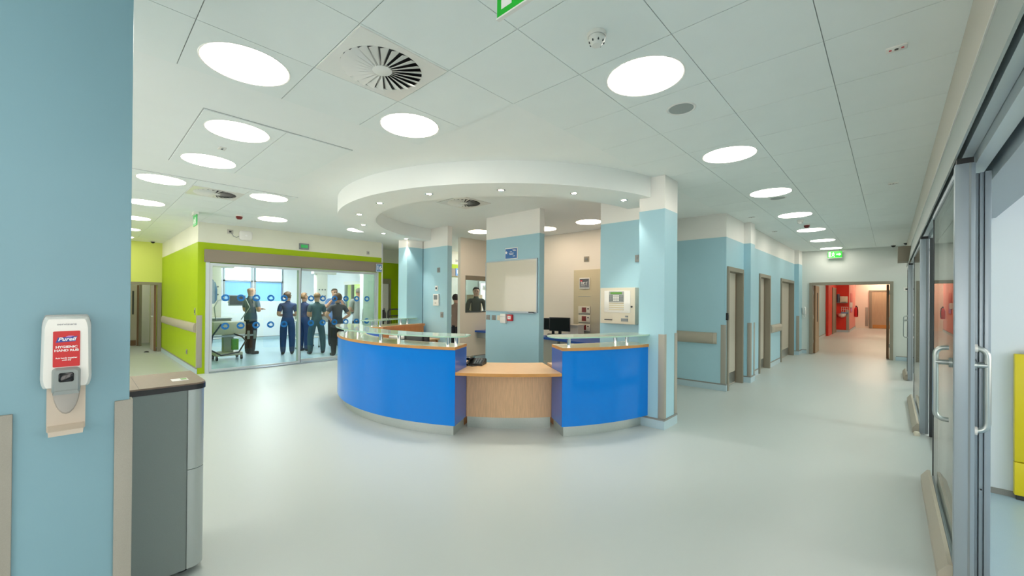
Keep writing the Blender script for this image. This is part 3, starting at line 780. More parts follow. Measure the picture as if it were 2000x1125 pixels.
# fire alarm panel on the blue wall
t = thing('fire_alarm_panel', 'cream wall mounted fire alarm panel with green display and keypad', 'alarm panel', (-2.66, 5.02, 1.165))
box('cabinet', -2.915, -2.405, 4.905, 5.02, 1.17, 1.65, 'plastic_cream', t, bev=.006)
box('door_panel', -2.85, -2.47, 4.900, 4.906, 1.32, 1.61, 'plastic_white', t, bev=.002)
kpd = box('keypad', -2.775, -2.56, 4.893, 4.901, 1.46, 1.60, 'cab_grey', t, bev=.002)
box('display', -2.752, -2.585, 4.890, 4.894, 1.565, 1.592, 'lcd_green', kpd)
for i in range(4):
    for j in range(7): box('key', -2.77+.03*j, -2.75+.03*j, 4.889, 4.894, 1.472+.021*i, 1.486+.021*i, 'plastic_white' if 1 < j < 5 else 'mid_grey', kpd)
for i in range(4): box('slot_row', -2.775, -2.56, 4.897, 4.901, 1.352+.028*i, 1.366+.028*i, 'panel_cream', t)
box('printer_slot', -2.845, -2.73, 4.897, 4.906, 1.215, 1.227, 'dark_grey', t); box('name_plate', -2.60, -2.50, 4.899, 4.906, 1.205, 1.245, 'mid_grey', t); box('status_plate', -2.54, -2.50, 4.899, 4.906, 1.262, 1.282, 'mid_grey', t)
cyl('lock', -2.45, 1.40, 4.892, 4.906, .012, 'black', t, 12, axis='y')
t = thing('wall_socket', 'narrow grey socket plate high on the blue wall beside the right column', 'socket', (-2.44, 5.02, 1.95))
box('plate', -2.46, -2.40, 5.006, 5.02, 1.99, 2.08, 'strip_grey', t, bev=.002); box('rocker', -2.44, -2.42, 5.000, 5.007, 2.02, 2.05, 'mid_grey', t)

# controls wall
def plate(x, y, z, w_, h_, lb, m='strip_grey', axis='y', inner='mid_grey', group='wall plates', nm='wall_socket', cat='socket'):
    t = thing(nm, lb, cat, (x, y, z), group)
    if axis == 'y':
        box('plate', x-w_/2, x+w_/2, y-.012, y, z, z+h_, m, t, bev=.002); box('rocker', x-w_*.2, x+w_*.2, y-.018, y-.011, z+h_*.3, z+h_*.7, inner, t)
    else:
        box('plate', x, x+.012, y-w_/2, y+w_/2, z, z+h_, m, t, bev=.002); box('rocker', x+.011, x+.018, y-w_*.2, y+w_*.2, z+h_*.3, z+h_*.7, inner, t)
    return t
plate(-6.72, 5.02, 2.02, .085, .10, 'grey socket plate at the top of the control wall beside the spotlit column')
plate(-6.785, 5.02, 1.65, .085, .10, 'white thermostat plate with dark slot above the wall intercom', 'plastic_white', inner='black')
plate(-6.60, 5.02, 1.11, .085, .11, 'grey socket plate at the bottom of the control wall')
t = thing('wall_intercom', 'white wall controller with grey screen below the thermostat', 'intercom', (-6.775, 5.02, 1.345))
box('body', -6.865, -6.685, 4.985, 5.02, 1.345, 1.585, 'plastic_white', t, bev=.008); box('screen', -6.835, -6.715, 4.982, 4.986, 1.47, 1.56, 'mid_grey', t); box('button', -6.80, -6.75, 4.980, 4.986, 1.39, 1.41, 'cab_light', t)

# electrical panel in the office
t = thing('electrical_panel', 'tall beige electrical panel with meter and three switch units on the office wall', 'electrical panel', (-4.55, 7.3, .78))
box('door', -4.97, -4.13, 7.27, 7.30, .76, 2.12, 'panel_cream', t, bev=.004)
mt = box('meter', -4.82, -4.57, 7.255, 7.272, 1.72, 1.95, 'plastic_white', t, bev=.003); box('meter_screen', -4.805, -4.585, 7.250, 7.256, 1.75, 1.93, 'black_gloss', mt)
flat('meter_digits', [[[(x_, z_), (x_+w_, z_), (x_+w_, z_+h_), (x_, z_+h_)]] for x_, z_, w_, h_ in ((-.075, -.03, .012, .07), (-.045, -.03, .010, .05), (-.02, -.03, .010, .05), (.0, -.03, .028, .010), (.0, .01, .028, .010), (.045, -.045, .010, .06), (.062, .0, .012, .03), (-.08, -.06, .10, .006))], 'white_ink', mt, face_m((-4.695, 7.2495, 1.84), (1, 0, 0), (0, 0, 1)))
box('meter_button', -4.79, -4.74, 7.2495, 7.251, 1.87, 1.90, 'red', mt)
box('vent_slot', -4.85, -4.55, 7.266, 7.271, 1.555, 1.567, 'cab_grey', t)
for k, z in enumerate((1.28, 1.097, .914)):
    u = box('switch_unit', -4.84, -4.55, 7.252, 7.272, z-.075, z+.075, 'plastic_cream', t, bev=.003)
    box('red_switch', -4.745, -4.645, 7.244, 7.253, z-.05, z+.05, 'dark_red', u); box('indicator', -4.61, -4.58, 7.246, 7.253, z+.01, z+.035, 'dark_grey', u); box('lower_slot', -4.83, -4.56, 7.258, 7.272, z-.10, z-.085, 'mid_grey', u)
for x in (-4.94, -4.16):
    for z in (.80, 2.08): cyl('screw', x, z, 7.266, 7.271, .01, 'steel', t, 8, axis='y')
plate(-4.67, 7.30, 2.29, .12, .11, 'grey socket plate above the beige electrical panel', 'frame_taupe')

# office desk
t = thing('office_desk', 'blue topped desk with grey cabinets in the office', 'desk', (-4.3, 6.6, 0))
prism('desktop', [(-5.25, 7.27), (-5.25, 6.35), (-4.55, 6.18), (-3.05, 5.75), (-3.05, 7.27)], 'z', .705, .745, 'shelf_blue', t)
for x0, x1 in ((-5.2, -4.75), (-4.72, -4.3)):
    c = box('cabinet', x0, x1, 6.45, 7.2, .02, .70, 'cab_grey', t); box('cabinet_door', x0+.02, x1-.02, 6.432, 6.45, .06, .68, 'cab_light', c); box('handle', x1-.07, x1-.055, 6.418, 6.433, .45, .58, 'steel', c)
cyl('leg', -3.25, 5.95, 0, .705, .03, 'steel', t, 12); cyl('leg', -3.85, 6.12, 0, .705, .03, 'steel', t, 12)
monitor(-4.93, 6.72, .745, rad(18), 'black monitor with screen towards us on the blue office desk', .44, .28)
monitor(-5.25, 6.92, .745, rad(30), 'black monitor half hidden behind the whiteboard wall', .40, .25)
t = thing('keyboard', 'black keyboard in front of the office monitor', 'keyboard', (-4.85, 6.47, .745))
box('body', -5.05, -4.66, 6.41, 6.54, .745, .760, 'black', t, bev=.003)
for j in range(4): box('key_row', -5.035, -4.675, 6.42+.03*j, 6.442+.03*j, .760, .764, 'dark_grey', t)
t = thing('storage_box', 'small cream box beside the office monitor', 'box', (-4.55, 7.1, .745)); box('carton', -4.90, -4.66, 6.98, 7.2, .745, .95, 'plastic_cream', t); box('lid', -4.91, -4.65, 6.97, 7.21, .95, .975, 'plastic_cream', t)
# blue wall shelf on the white wall
t = thing('wall_shelf', 'blue wall shelf on the white office wall', 'shelf', (-7.2, 6.9, .65)); box('board', -7.40, -7.0, 6.62, 7.3, .685, .725, 'shelf_blue', t); box('bracket', -7.40, -7.1, 6.70, 6.72, .54, .685, 'cab_grey', t); box('bracket', -7.40, -7.1, 7.15, 7.17, .54, .685, 'cab_grey', t)
# window in the white wall
t = struct(bpy.data.objects.new('window_1', None)); COL.objects.link(t); t.location = (-7.44, 6.8, 1.165)
for a in ((6.31, 6.325, 1.165, 2.05), (7.265, 7.28, 1.165, 2.05)): box('window_frame', -7.48, -7.405, *a, 'dark_grey', t)
box('window_sill', -7.50, -7.39, 6.31, 7.28, 1.165, 1.185, 'dark_grey', t); box('pane', -7.452, -7.445, 6.325, 7.265, 1.185, 1.945, 'glass_window', t)
box('roller_blind', -7.47, -7.41, 6.325, 7.265, 1.945, 2.045, 'header_taupe', t)

# ================================================================== GUARDS, RAILS
def guard(pts, z0, z1, label, group='taupe corner guards', m='guard'):
    """pts: list of boxes (x0,x1,y0,y1)"""
    xs = [p[0] for p in pts]; ys_ = [p[2] for p in pts]
    t = thing('corner_guard', label, 'corner guard', (xs[0], ys_[0], z0), group)
    for k, (a, b, c, d) in enumerate(pts):
        box('guard_face', a, b, c, d, z0, z1, m, t, bev=.002)
    return t
guard([(-1.965, -1.893, 4.598, 4.605), (-1.90, -1.893, 4.605, 4.66)], .12, 1.093, 'taupe corner guard on the front corner of the right blue column')
guard([(-1.90, -1.893, 4.91, 4.987)], .12, 1.093, 'thin taupe guard on the far corner of the right blue column')
guard([(-2.055, -1.973, 7.278, 7.285)], .12, 1.09, 'taupe corner guard beside the first corridor door')
guard([(-1.915, -1.858, 8.373, 8.38), (-1.865, -1.858, 8.38, 8.45)], .12, 1.09, 'taupe corner guard on the corridor pilaster')
guard([(-1.865, -1.858, 8.61, 8.69)], .12, 1.09, 'thin taupe guard on the far edge of the corridor pilaster')
guard([(-1.93, -1.868, 13.753, 13.76), (-1.875, -1.868, 13.76, 13.83)], .12, 1.09, 'taupe corner guard on the farthest pilaster under the wall phone')
guard([(-9.80, -9.723, 1.577, 1.584), (-9.73, -9.723, 1.584, 1.66)], .12, 1.13, 'taupe corner guard on the green corner beside the glazed bay')
guard([(-2.117, -2.108, .100, .150), (-2.16, -2.117, .141, .150)], .0, 1.09, 'taupe corner guard on the near blue column beside the grey bin')
guard([(-2.117, -2.108, -.30, -.140)], .0, 1.09, 'wide taupe guard at the left picture edge on the near blue column')
guard([(-2.073, -2.066, 22.28, 22.4)], .12, 1.09, 'grey corner guard beyond the double doorway, end of the blue wall')
guard([(-1.60, -1.492, 25.985, 25.998), (-1.498, -1.492, 25.998, 26.12)], .12, 1.09, 'taupe corner guard on the red wall corner beside the basin')
def rail(p0, p1, n, z0, z1, label, splay=False, d=.07):
    p0, p1, n = Vector(p0), Vector(p1), Vector(n); dirv = (p1-p0).normalized(); L = (p1-p0).length
    t = thing('crash_rail', label, 'crash rail', (*((p0+p1)/2), z0), 'taupe crash rails')
    prof = []
    h = z1-z0
    for i in range(9):
        a = -PI/2+PI*i/8; prof.append((.25*d+.75*d*math.cos(a), (z0+z1)/2+h/2*math.sin(a)))
    prof = [(0, z0)]+prof+[(0, z1)]
    def seg(nm, a, b, da=1, db=1):
        bm = B(); A = [bm.verts.new((*(p0+dirv*a+n*(q[0]*da)), q[1])) for q in prof]; Z_ = [bm.verts.new((*(p0+dirv*b+n*(q[0]*db)), q[1])) for q in prof]
        k = len(prof); bm.faces.new(A); bm.faces.new(Z_)
        for i in range(k): bm.faces.new((A[i], A[(i+1) % k], Z_[(i+1) % k], Z_[i]))
        return fin(bm, nm, 'rail_taupe', t, True, 40)
    e = .05 if not splay else .55
    seg('rail_body', e, L-e); seg('end_cap', 0, e-.004, .45 if not splay else .7, 1); seg('end_cap', L-e+.004, L, 1, .45 if not splay else .7)
rail((-2.87, 7.285), (-2.115, 7.285), (0, -1), .765, .955, 'thick taupe crash rail on the blue corridor face beside the column')
rail((-1.98, 10.70), (-1.98, 11.72), (1, 0), .77, .955, 'taupe crash rail between the second and third corridor doors')
rail((-14.2, 1.584), (-9.82, 1.584), (0, -1), .79, .975, 'long pale crash rail on the green wall', True)

# ================================================================== CORRIDOR DOORS
names = ['first', 'second', 'third']
for k, (a, b) in enumerate(DOORS):
    t = struct(bpy.data.objects.new(f'door_{k+1}', None)); COL.objects.link(t); t.location = (-2.0, (a+b)/2, 0)
    f = .07
    box('door_frame', -2.13, -1.955, a, a+f, 0, 2.06, 'frame_taupe', t); box('door_frame', -2.13, -1.955, b-f, b, 0, 2.06, 'frame_taupe', t); box('door_frame', -2.13, -1.955, a+f, b-f, 1.99, 2.06, 'frame_taupe', t)
    lf = box('door_leaf', -2.115, -2.07, a+f+.003, b-f-.003, .008, 1.987, 'door_beige', t)
    box('leaf_edge', -2.114, -2.069, b-f-.03, b-f-.002, .008, 1.987, 'door_edge', lf)
    box('kick_plate', -2.071, -2.066, a+f+.02, b-f-.04, .03, .22, 'steel', lf)
    if k: box('finger_plate', -2.071, -2.066, a+f+.06, a+f+.14, .95, 1.45, 'steel', lf)
    cyl('door_handle', a+f+.1, 1.03, -2.072, -2.03, .012, 'steel', lf, 10, axis='x')
# narrow steel strip between pilaster and second door, and a card reader by the first door
t = thing('card_reader', 'black card reader on the corridor block beside the first door', 'card reader', (-1.98, 7.31, 1.10)); box('body', -1.98, -1.945, 7.286, 7.325, 1.17, 1.29, 'black', t, bev=.004); box('keypad', -1.946, -1.942, 7.29, 7.32, 1.20, 1.26, 'dark_grey', t)
t = thing('door_stop_strip', 'thin metal edge strip on the blue wall before the second corridor door', 'wall strip', (-1.975, 9.1, .9)); box('strip', -1.98, -1.968, 9.05, 9.085, 1.10, 1.60, 'cab_grey', t); box('lower_strip', -1.98, -1.966, 9.06, 9.10, .12, 1.10, 'guard', t)
# wall phone by the end wall
t = thing('wall_phone', 'white wall phone at the far end of the blue corridor', 'telephone', (-1.83, 14.3, 1.12))
box('cradle', -1.86, -1.78, 14.26, 14.32, 1.12, 1.32, 'plastic_white', t, bev=.01)
tube('handset', [(-1.80, 14.25, 1.14), (-1.785, 14.23, 1.17), (-1.78, 14.225, 1.24), (-1.785, 14.23, 1.30), (-1.80, 14.25, 1.33)], [.02, .018, .014, .018, .02], 'plastic_white', t)
tube('cord', [(-1.80, 14.25, 1.14), (-1.77, 14.24, 1.06), (-1.80, 14.25, 1.02), (-1.84, 14.27, 1.07), (-1.84, 14.28, 1.13)], .005, 'plastic_white', t, 6)

# double doorway at the corridor end
t = struct(bpy.data.objects.new('door_4', None)); COL.objects.link(t); t.location = (-.82, 14.4, 0)
box('door_frame', -1.70, -1.63, 14.28, 14.50, 0, 2.03, 'frame_taupe', t); box('door_frame', -.025+.01, .055, 14.28, 14.50, 0, 2.03, 'frame_taupe', t); box('door_frame', -1.63, -.015, 14.28, 14.50, 1.96, 2.035, 'frame_taupe', t)
d = box('door_leaf', -1.625, -1.58, 14.50, 15.35, .01, 1.955, 'door_tan', t); box('leaf_edge', -1.626, -1.578, 14.497, 14.52, .01, 1.955, 'door_edge', d); box('vision_panel', -1.579, -1.575, 14.85, 15.05, .9, 1.75, 'dark_grey', d)
d = box('door_leaf', -.075, -.03, 14.50, 15.35, .01, 1.955, 'door_tan', t); box('leaf_edge', -.077, -.028, 14.497, 14.52, .01, 1.955, 'door_edge', d)
for z in (.3, 1.0, 1.7): cyl('hinge', -1.63, 14.505, z, z+.1, .012, 'steel', t, 8); cyl('hinge', -.02, 14.505, z, z+.1, .012, 'steel', t, 8)
plate(.30, 14.32, 1.78, .12, .09, 'white switch plate with black dot right of the double doorway', 'plastic_white', inner='black')
plate(.42, 14.32, 1.78, .06, .09, 'small grey plate next to the white switch plate by the far doors', 'strip_grey')
# tan door in the far blue wall
t = struct(bpy.data.objects.new('door_5', None)); COL.objects.link(t); t.location = (-2.06, 17, 0)
box('door_frame', -2.09, -2.05, 15.9, 16.0, 0, 2.06, 'frame_taupe', t); box('door_frame', -2.09, -2.05, 16.95, 17.05, 0, 2.06, 'frame_taupe', t); box('door_frame', -2.09, -2.05, 15.9, 17.05, 2.06, 2.12, 'frame_taupe', t)
d = box('door_leaf', -2.085, -2.055, 16.0, 16.95, .01, 2.05, 'door_tan', t); box('vision_panel', -2.056, -2.05, 16.1, 16.25, .9, 1.8, 'dark_grey', d)
# doorway in red wall
t = struct(bpy.data.objects.new('door_6', None)); COL.objects.link(t); t.location = (-1.97, 24.5, 0)
box('door_frame', -1.99, -1.95, 23.9, 24.0, 0, 2.1, 'frame_taupe', t); box('door_frame', -1.99, -1.95, 25.4, 25.5, 0, 2.1, 'frame_taupe', t); box('door_frame', -1.99, -1.95, 23.9, 25.5, 2.1, 2.17, 'frame_taupe', t); box('door_leaf', -1.985, -1.96, 24.0, 25.4, .01, 2.1, 'header_taupe', t)
# far end door
t = struct(bpy.data.objects.new('door_7', None)); COL.objects.link(t); t.location = (-.2, 31, 0)
box('door_frame', -.90, -.78, 30.94, 31.0, 0, 2.18, 'frame_taupe', t); box('door_frame', .62, .74, 30.94, 31.0, 0, 2.18, 'frame_taupe', t); box('door_frame', -.78, .62, 30.94, 31.0, 2.1, 2.18, 'frame_taupe', t)
d = box('door_leaf', -.78, .62, 30.96, 30.99, .01, 2.1, 'door_tan', t); box('vision_panel', .0, .3, 30.955, 30.962, .95, 1.85, 'dark_grey', d); box('kick_plate', -.74, .58, 30.955, 30.961, .03, .22, 'oak_edge', d)
guard([(-1.06, -.94, 30.985, 31.0)], .12, 1.2, 'pinkish corner guard beside the far tan door')
# basin group on the red face (y = 26)
t = thing('wash_basin', 'white wash basin on the red wall', 'basin', (-1.85, 25.85, .8))
bm = B(); prev = None
for i, (s, z) in enumerate(((.25, .72), (.7, .76), (.95, .84), (1, .92))):
    ring = [bm.verts.new((-1.77+.18*s*math.cos(PI*k/12), 25.995-.40*s*math.sin(PI*k/12), z)) for k in range(13)]
    if prev:
        for a_, b_, c_, d_ in zip(prev, prev[1:], ring[1:], ring): bm.faces.new((a_, b_, c_, d_))
        bm.faces.new((prev[0], ring[0], ring[-1], prev[-1]))
    else: bm.faces.new(ring)
    prev = ring
bm.faces.new(prev); fin(bm, 'bowl', 'plastic_white', t, True, 50)
tube('tap', [(-1.75, 25.98, 1.02), (-1.75, 25.86, 1.05), (-1.75, 25.80, 1.02), (-1.75, 25.79, .98)], .018, 'chrome', t)
t = thing('towel_dispenser', 'cream towel dispenser shelf unit high on the red wall', 'dispenser', (-1.72, 25.9, 1.48)); box('body', -1.84, -1.54, 25.82, 26.0, 1.47, 1.78, 'plastic_cream', t, bev=.02); box('shelf', -1.95, -1.53, 25.80, 26.0, 1.44, 1.465, 'plastic_grey', t); box('outlet', -1.78, -1.6, 25.815, 25.825, 1.48, 1.50, 'dark_grey', t)
t = thing('apron_roll', 'blue grey roll beside the towel dispenser', 'dispenser', (-1.90, 25.9, 1.48)); cyl('roll', -1.90, 25.90, 1.48, 1.88, .055, 'tunic_slate', t, 14); box('hanger', -1.93, -1.87, 25.95, 26.0, 1.70, 1.90, 'steel', t)
t = thing('glove_rack', 'small wire rack with items under the towel dispenser on red wall', 'rack', (-1.66, 25.95, 1.0))
for x in (-1.78, -1.70, -1.62, -1.54): tube('wire', [(x, 25.98, .98), (x, 25.98, 1.24)], .008, 'plastic_white', t, 6)
for z in (.98, 1.12, 1.24): tube('wire', [(-1.80, 25.98, z), (-1.52, 25.98, z)], .008, 'plastic_white', t, 6)
box('tray', -1.80, -1.52, 25.88, 25.99, .93, .985, 'sign_blue_lt', t)
t = thing('fire_extinguisher', 'red fire extinguisher hanging on the far wall beyond the double doorway', 'extinguisher', (-1.42, 29.8, .72))
lathe('cylinder', -1.40, 29.7, [(0, .66), (.085, .68), (.09, .78), (.09, 1.08), (.06, 1.18), (.03, 1.22)], 'red', t, 18); cyl('valve', -1.40, 29.7, 1.22, 1.30, .03, 'dark_grey', t, 10); tube('hose', [(-1.40, 29.68, 1.27), (-1.34, 29.62, 1.22), (-1.32, 29.62, .95), (-1.33, 29.63, .74)], .016, 'black', t)
t = thing('pink_poster', 'tall pink and red poster on the side of the red corner', 'poster', (-1.495, 27.6, 1.0)); box('sheet', -1.498, -1.49, 27.0, 28.2, .95, 1.95, 'red', t); box('lower_field', -1.491, -1.486, 27.1, 28.1, 1.0, 1.45, 'pink_logo', t)
t = thing('hand_gel', 'white gel dispenser on the red corner', 'dispenser', (-1.49, 26.35, 1.2)); box('body', -1.50, -1.38, 26.22, 26.42, 1.22, 1.48, 'plastic_white', t, bev=.02); box('nozzle', -1.46, -1.42, 26.28, 26.36, 1.18, 1.225, 'plastic_grey', t)
# exit hinge details done

# ================================================================== RIGHT-HAND SLIDING DOORS
hd = struct(bpy.data.objects.new('trim_1', None)); COL.objects.link(hd); hd.location = (.3, 5, 2.2)
box('bulkhead', .285, .60, -2.9, 14.32, 2.59, CEIL, 'bulkhead_paint', hd)
prism('header_cover', [(.285, 2.588), (.30, 2.588), (.250, 2.232), (.241, 2.232)], 'y', -2.9, 11.9, 'alu_head', hd)
box('track_channel', .335, .60, -2.9, 12.2, 2.36, 2.59, 'black', hd)
box('track_rail', .279, .320, -2.9, 12.2, 2.262, 2.40, 'alu_light', hd)
box('track_rail', .322, .375, -2.9, 12.2, 2.205, 2.30, 'alu_light', hd)
box('track_rail', .375, .40, -2.9, 12.2, 2.26, 2.36, 'alu', hd)
box('inner_lintel', .40, .60, -2.9, 4.9, 2.15, 2.42, 'alu', hd)
box('edge_trim', .278, .288, -2.9, 14.3, 2.583, 2.592, 'plastic_white', hd)
def pull(parent, x, y, sx, z0, z1, off=.075):
    """D pull handle standing off the leaf towards sx"""
    d = off*sx
    path = [(x+.012*sx, y, z1)]+bend((x, y, z1), (x+d, y, z1), (x+d, y, z0), .045)+bend((x+d, y, z1), (x+d, y, z0), (x, y, z0), .045)+[(x+.012*sx, y, z0)]
    h = tube('pull_handle', path, .0135, 'steel', parent, 14)
    m = z1-.085
    cyl('stand_off', y, m, min(x, x+d), max(x, x+d), .015, 'steel', h, 12, axis='x'); cyl('rose', y, m, min(x, x+.012*sx), max(x, x+.012*sx), .028, 'steel', h, 16, axis='x')
    for z in ((z0, z1) if sx > 0 else ()): cyl('end_boss', y, z, min(x, x+.016*sx), max(x, x+.016*sx), .021, 'plastic_white', h, 14, axis='x')
def leaf(y0, y1, label, handle=True, z1=2.20, hy=None, m='alu'):
    t = thing('sliding_door', label, 'sliding door', (.28, (y0+y1)/2, 0), 'glass sliding doors along the right side')
    xa, xb = .243, .315
    box('stile', xa, xb, y0, y0+.055, .012, z1, m, t, bev=.003); box('edge_strip', .258, .278, y1-.012, y1, .012, z1, 'dark_grey', t)
    box('stile_groove', .292, .300, y0-.0008, y0+.002, .012, z1, 'mid_grey', t)
    box('top_rail', .255, .285, y0+.055, y1-.012, z1-.03, z1, m, t); box('bottom_rail', .255, .285, y0+.055, y1-.012, .012, .05, m, t)
    box('glass_pane', .262, .274, y0+.055, y1-.012, .05, z1-.03, 'glass_door', t)
    box('top_hanger', .25, .31, y0+.01, y0+.05, z1, z1+.03, 'black', t)
    prism('floor_kick', [(.188, 0), (.243, 0), (.243, .11), (.225, .11), (.188, .055)], 'y', y0+.02, y1-.08, 'rail_taupe', t)
    if handle:
        pull(t, .262, y0+.36, -1, .80, 1.22, .066); pull(t, .31, y0+.028, 1, .83, 1.25, .05)
    return t
leaf(3.11, 4.86, 'nearest sliding glass door with steel D pull handle and grey stile')
leaf(6.50, 8.62, 'middle sliding glass door along the right wall', False)
leaf(10.78, 11.9, 'farthest sliding glass door with paired D handles')
fp = thing('door_post', 'ribbed grey aluminium door post behind the nearest glass door stile', 'door post', (.35, 3.22, 0))
for x0, x1, y0 in ((.322, .335, 3.20), (.337, .352, 3.19), (.354, .376, 3.18)): box('profile', x0, x1, y0, y0+.08, .0, 2.16, 'alu', fp, bev=.002)
cyl('drain_hole', .345, .52, 3.186, 3.192, .004, 'black', fp, 8, axis='y')
for k, y in enumerate((5.05, 6.44)):
    p = thing('door_post', ('dark slim door post just beyond the nearest glass door', 'dark slim door post before the middle glass door')[k], 'door post', (.33, y, 0), 'slim posts between the sliding doors')
    box('profile', .318, .345, y, y+.04, 0, 2.2, 'dark_grey', p); box('cover', .316, .322, y+.01, y+.03, 0, 2.2, 'alu', p)
t = struct(bpy.data.objects.new('window_2', None)); COL.objects.link(t); t.location = (.36, 5.7, 0)
box('pane', .355, .365, 5.09, 6.44, .1, 2.2, 'glass_door', t); box('pane', .355, .365, 8.7, 9.9, .1, 2.2, 'glass_door', t); box('pane', .355, .365, 12.0, 14.3, .1, 2.2, 'glass_door', t)
box('window_frame', .345, .375, 5.09, 6.44, 0, .1, 'alu', t); box('window_frame', .345, .375, 8.7, 9.9, 0, .1, 'alu', t); box('window_frame', .345, .375, 12.0, 14.3, 0, .1, 'alu', t); box('window_frame', .345, .375, 8.66, 8.7, 0, 2.2, 'alu', t)
lathe('rubber_stop', .22, 6.40, [(.026, 0), (.028, .03), (.02, .045), (0, .047)], 'plastic_cream', None, 14)
tag(bpy.data.objects['rubber_stop'], 'small cream floor stop at the foot of the middle glass door', 'door stop')
t = thing('door_closer_box', 'taupe box on the door header near the corridor end', 'control box', (.24, 11.3, 2.3)); box('body', .10, .285, 10.55, 11.1, 2.26, 2.54, 'header_taupe', t, bev=.004); box('cover_plate', .098, .102, 10.6, 11.05, 2.30, 2.50, 'frame_taupe', t)
# yellow cabinet in the right-hand room
t = thing('yellow_bin', 'yellow two-part waste cabinet against the white wall at the right edge', 'waste bin', (1.0, 4.82, 0))
box('upper_door', .688, 1.25, 4.50+.33, 4.88, .292, 1.10, 'yellow', t, bev=.004); box('lower_drawer', .688, 1.25, 4.83, 4.88, .04, .286, 'yellow', t, bev=.004); box('plinth', .70, 1.24, 4.85, 4.88, 0, .04, 'dark_grey', t)
box('handle', .75, .83, 4.82, 4.832, .30, .32, 'dark_grey', t); box('lid_hinge', .74, .80, 4.85, 4.88, 1.10, 1.13, 'dark_red', t)

# ================================================================== NEAR COLUMN: DISPENSER AND BIN
DX = -2.117
t = thing('hand_rub_dispenser', 'white wall hand rub dispenser with red label and drip tray on the near blue column', 'dispenser', (DX, -.021, 1.0))
def loft(name, secs, m, parent, smooth=True):
    """secs: list of closed loops (same count) of world points"""
    bm = B(); R_ = [[bm.verts.new(p) for p in s] for s in secs]; n = len(secs[0])
    for a, b in zip(R_, R_[1:]):
        for i in range(n): bm.faces.new((a[i], a[(i+1) % n], b[(i+1) % n], b[i]))
    bm.faces.new(R_[0]); bm.faces.new(R_[-1]); return fin(bm, name, m, parent, smooth, 45)
YC_ = -.021
def dloop(x, hw0, hw1, z0, z1, r, bulge=.006):
    out = []
    for (y, z) in rrect(-1, 1, 0, 1, .14, 5):
        zz = z0+(z1-z0)*z; tt = z; hw = hw0+(hw1-hw0)*tt+bulge*math.sin(PI*min(1, max(0, tt)))
        out.append((x, YC_+y*hw, zz))
    return out
loft('back_plate', [dloop(DX, .056, .054, 1.172, 1.412, .02), dloop(DX+.03, .058, .055, 1.17, 1.416, .02)], 'plastic_grey', t)
loft('cover', [dloop(DX+.028, .0575, .0545, 1.169, 1.411, .02), dloop(DX+.060, .0575, .0535, 1.169, 1.410, .02), dloop(DX+.082, .050, .046, 1.174, 1.402, .02)], 'plastic_white', t)
FX = DX+.0825
M = face_m((FX, YC_, 1.31), (0, 1, 0), (0, 0, 1))
lab = flat('red_label', [[rrect(-.031, .031, -.068, .052, .003)]], 'red_label', t, M, .0008)
M2 = Matrix.Translation((.0009, 0, 0)) @ M
def at2(u, v): return face_m((FX+.0010, YC_+u, 1.31+v), (0, 1, 0), (0, 0, 1))
flat('logo_field', [[[(-.025, .014), (.020, .017), (.0245, .034), (-.020, .031)]]], 'navy_logo', lab, at2(0, 0), .0004)
flat('logo_swoosh', [[[(-.004, .031), (.008, .030), (.017, .035), (.004, .036)]]], 'pink_logo', lab, at2(0, .0005), .0005)
text('logo_word', 'Purell', .0165, 'white_ink', lab, at2(0, .0245) @ Matrix.Translation((0, 0, .0006)), .0004, ext=.0003, shear=.25, sx=1.05)
text('label_text', 'HYGIENIC', .0105, 'white_ink', lab, at2(0, -.0015), .00035, ext=.0003, sx=1.05)
text('label_text', 'HAND RUB', .0105, 'white_ink', lab, at2(0, -.013), .00035, ext=.0003, sx=1.05)
text('label_text', 'Rub hands together', .0062, 'white_ink', lab, at2(0, -.0385), .0002, ext=.0003)
text('label_text', 'until dry', .0062, 'white_ink', lab, at2(0, -.0455), .0002, ext=.0003)
text('maker_text', 'servisure', .0095, 'grey_ink', t, at2(0, .080-.005) @ Matrix.Translation((0, 0, -.0005)), .0001, ext=.0003, sx=1.3)
loft('push_bar', [[(DX+.06, YC_+y, z) for y, z in rrect(-.033, .033, 1.160, 1.240, .012)], [(DX+.088, YC_+y, z) for y, z in rrect(-.033, .033, 1.152, 1.240, .012)], [(DX+.098, YC_+y, z) for y, z in rrect(-.027, .027, 1.156, 1.232, .010)]], 'plastic_grey', t)
loft('sight_window', [[(DX+.0975, YC_+y, z) for y, z in rrect(-.018, .018, 1.192, 1.224, .006)], [(DX+.0995, YC_+y, z) for y, z in rrect(-.0165, .0165, 1.1935, 1.2225, .006)]], 'black_gloss', t)
prism('push_lip', [(YC_-.030, 1.152), (YC_+.030, 1.152), (YC_+.026, 1.164), (YC_-.026, 1.164)], 'x', DX+.085, DX+.104, 'plastic_grey', t)
loft('drip_guard', [[(DX+.001, YC_+y, z) for y, z in rrect(-.046, .046, 1.01, 1.18, .006)], [(DX+.010, YC_+y, z) for y, z in rrect(-.046, .046, 1.01, 1.18, .006)]], 'plastic_clear', t)
def half(x, hw, z0, z1, n=12): return [(x, YC_-hw*math.cos(PI*i/n), z1-(z1-z0)*math.sin(PI*i/n)) for i in range(n+1)]
loft('catch_bowl', [half(DX+.010, .034, 1.068, 1.165), half(DX+.022, .031, 1.075, 1.165), half(DX+.026, .022, 1.095, 1.165)], 'clear_plastic', t)
loft('drip_tray', [[(DX+.001, YC_+y, z) for y, z in ((-.043, 1.012), (.043, 1.012), (.044, 1.035), (-.044, 1.035))], [(DX+.06, YC_+y, z) for y, z in ((-.040, 1.006), (.040, 1.006), (.041, 1.022), (-.041, 1.022))]], 'plastic_clear', t, False)

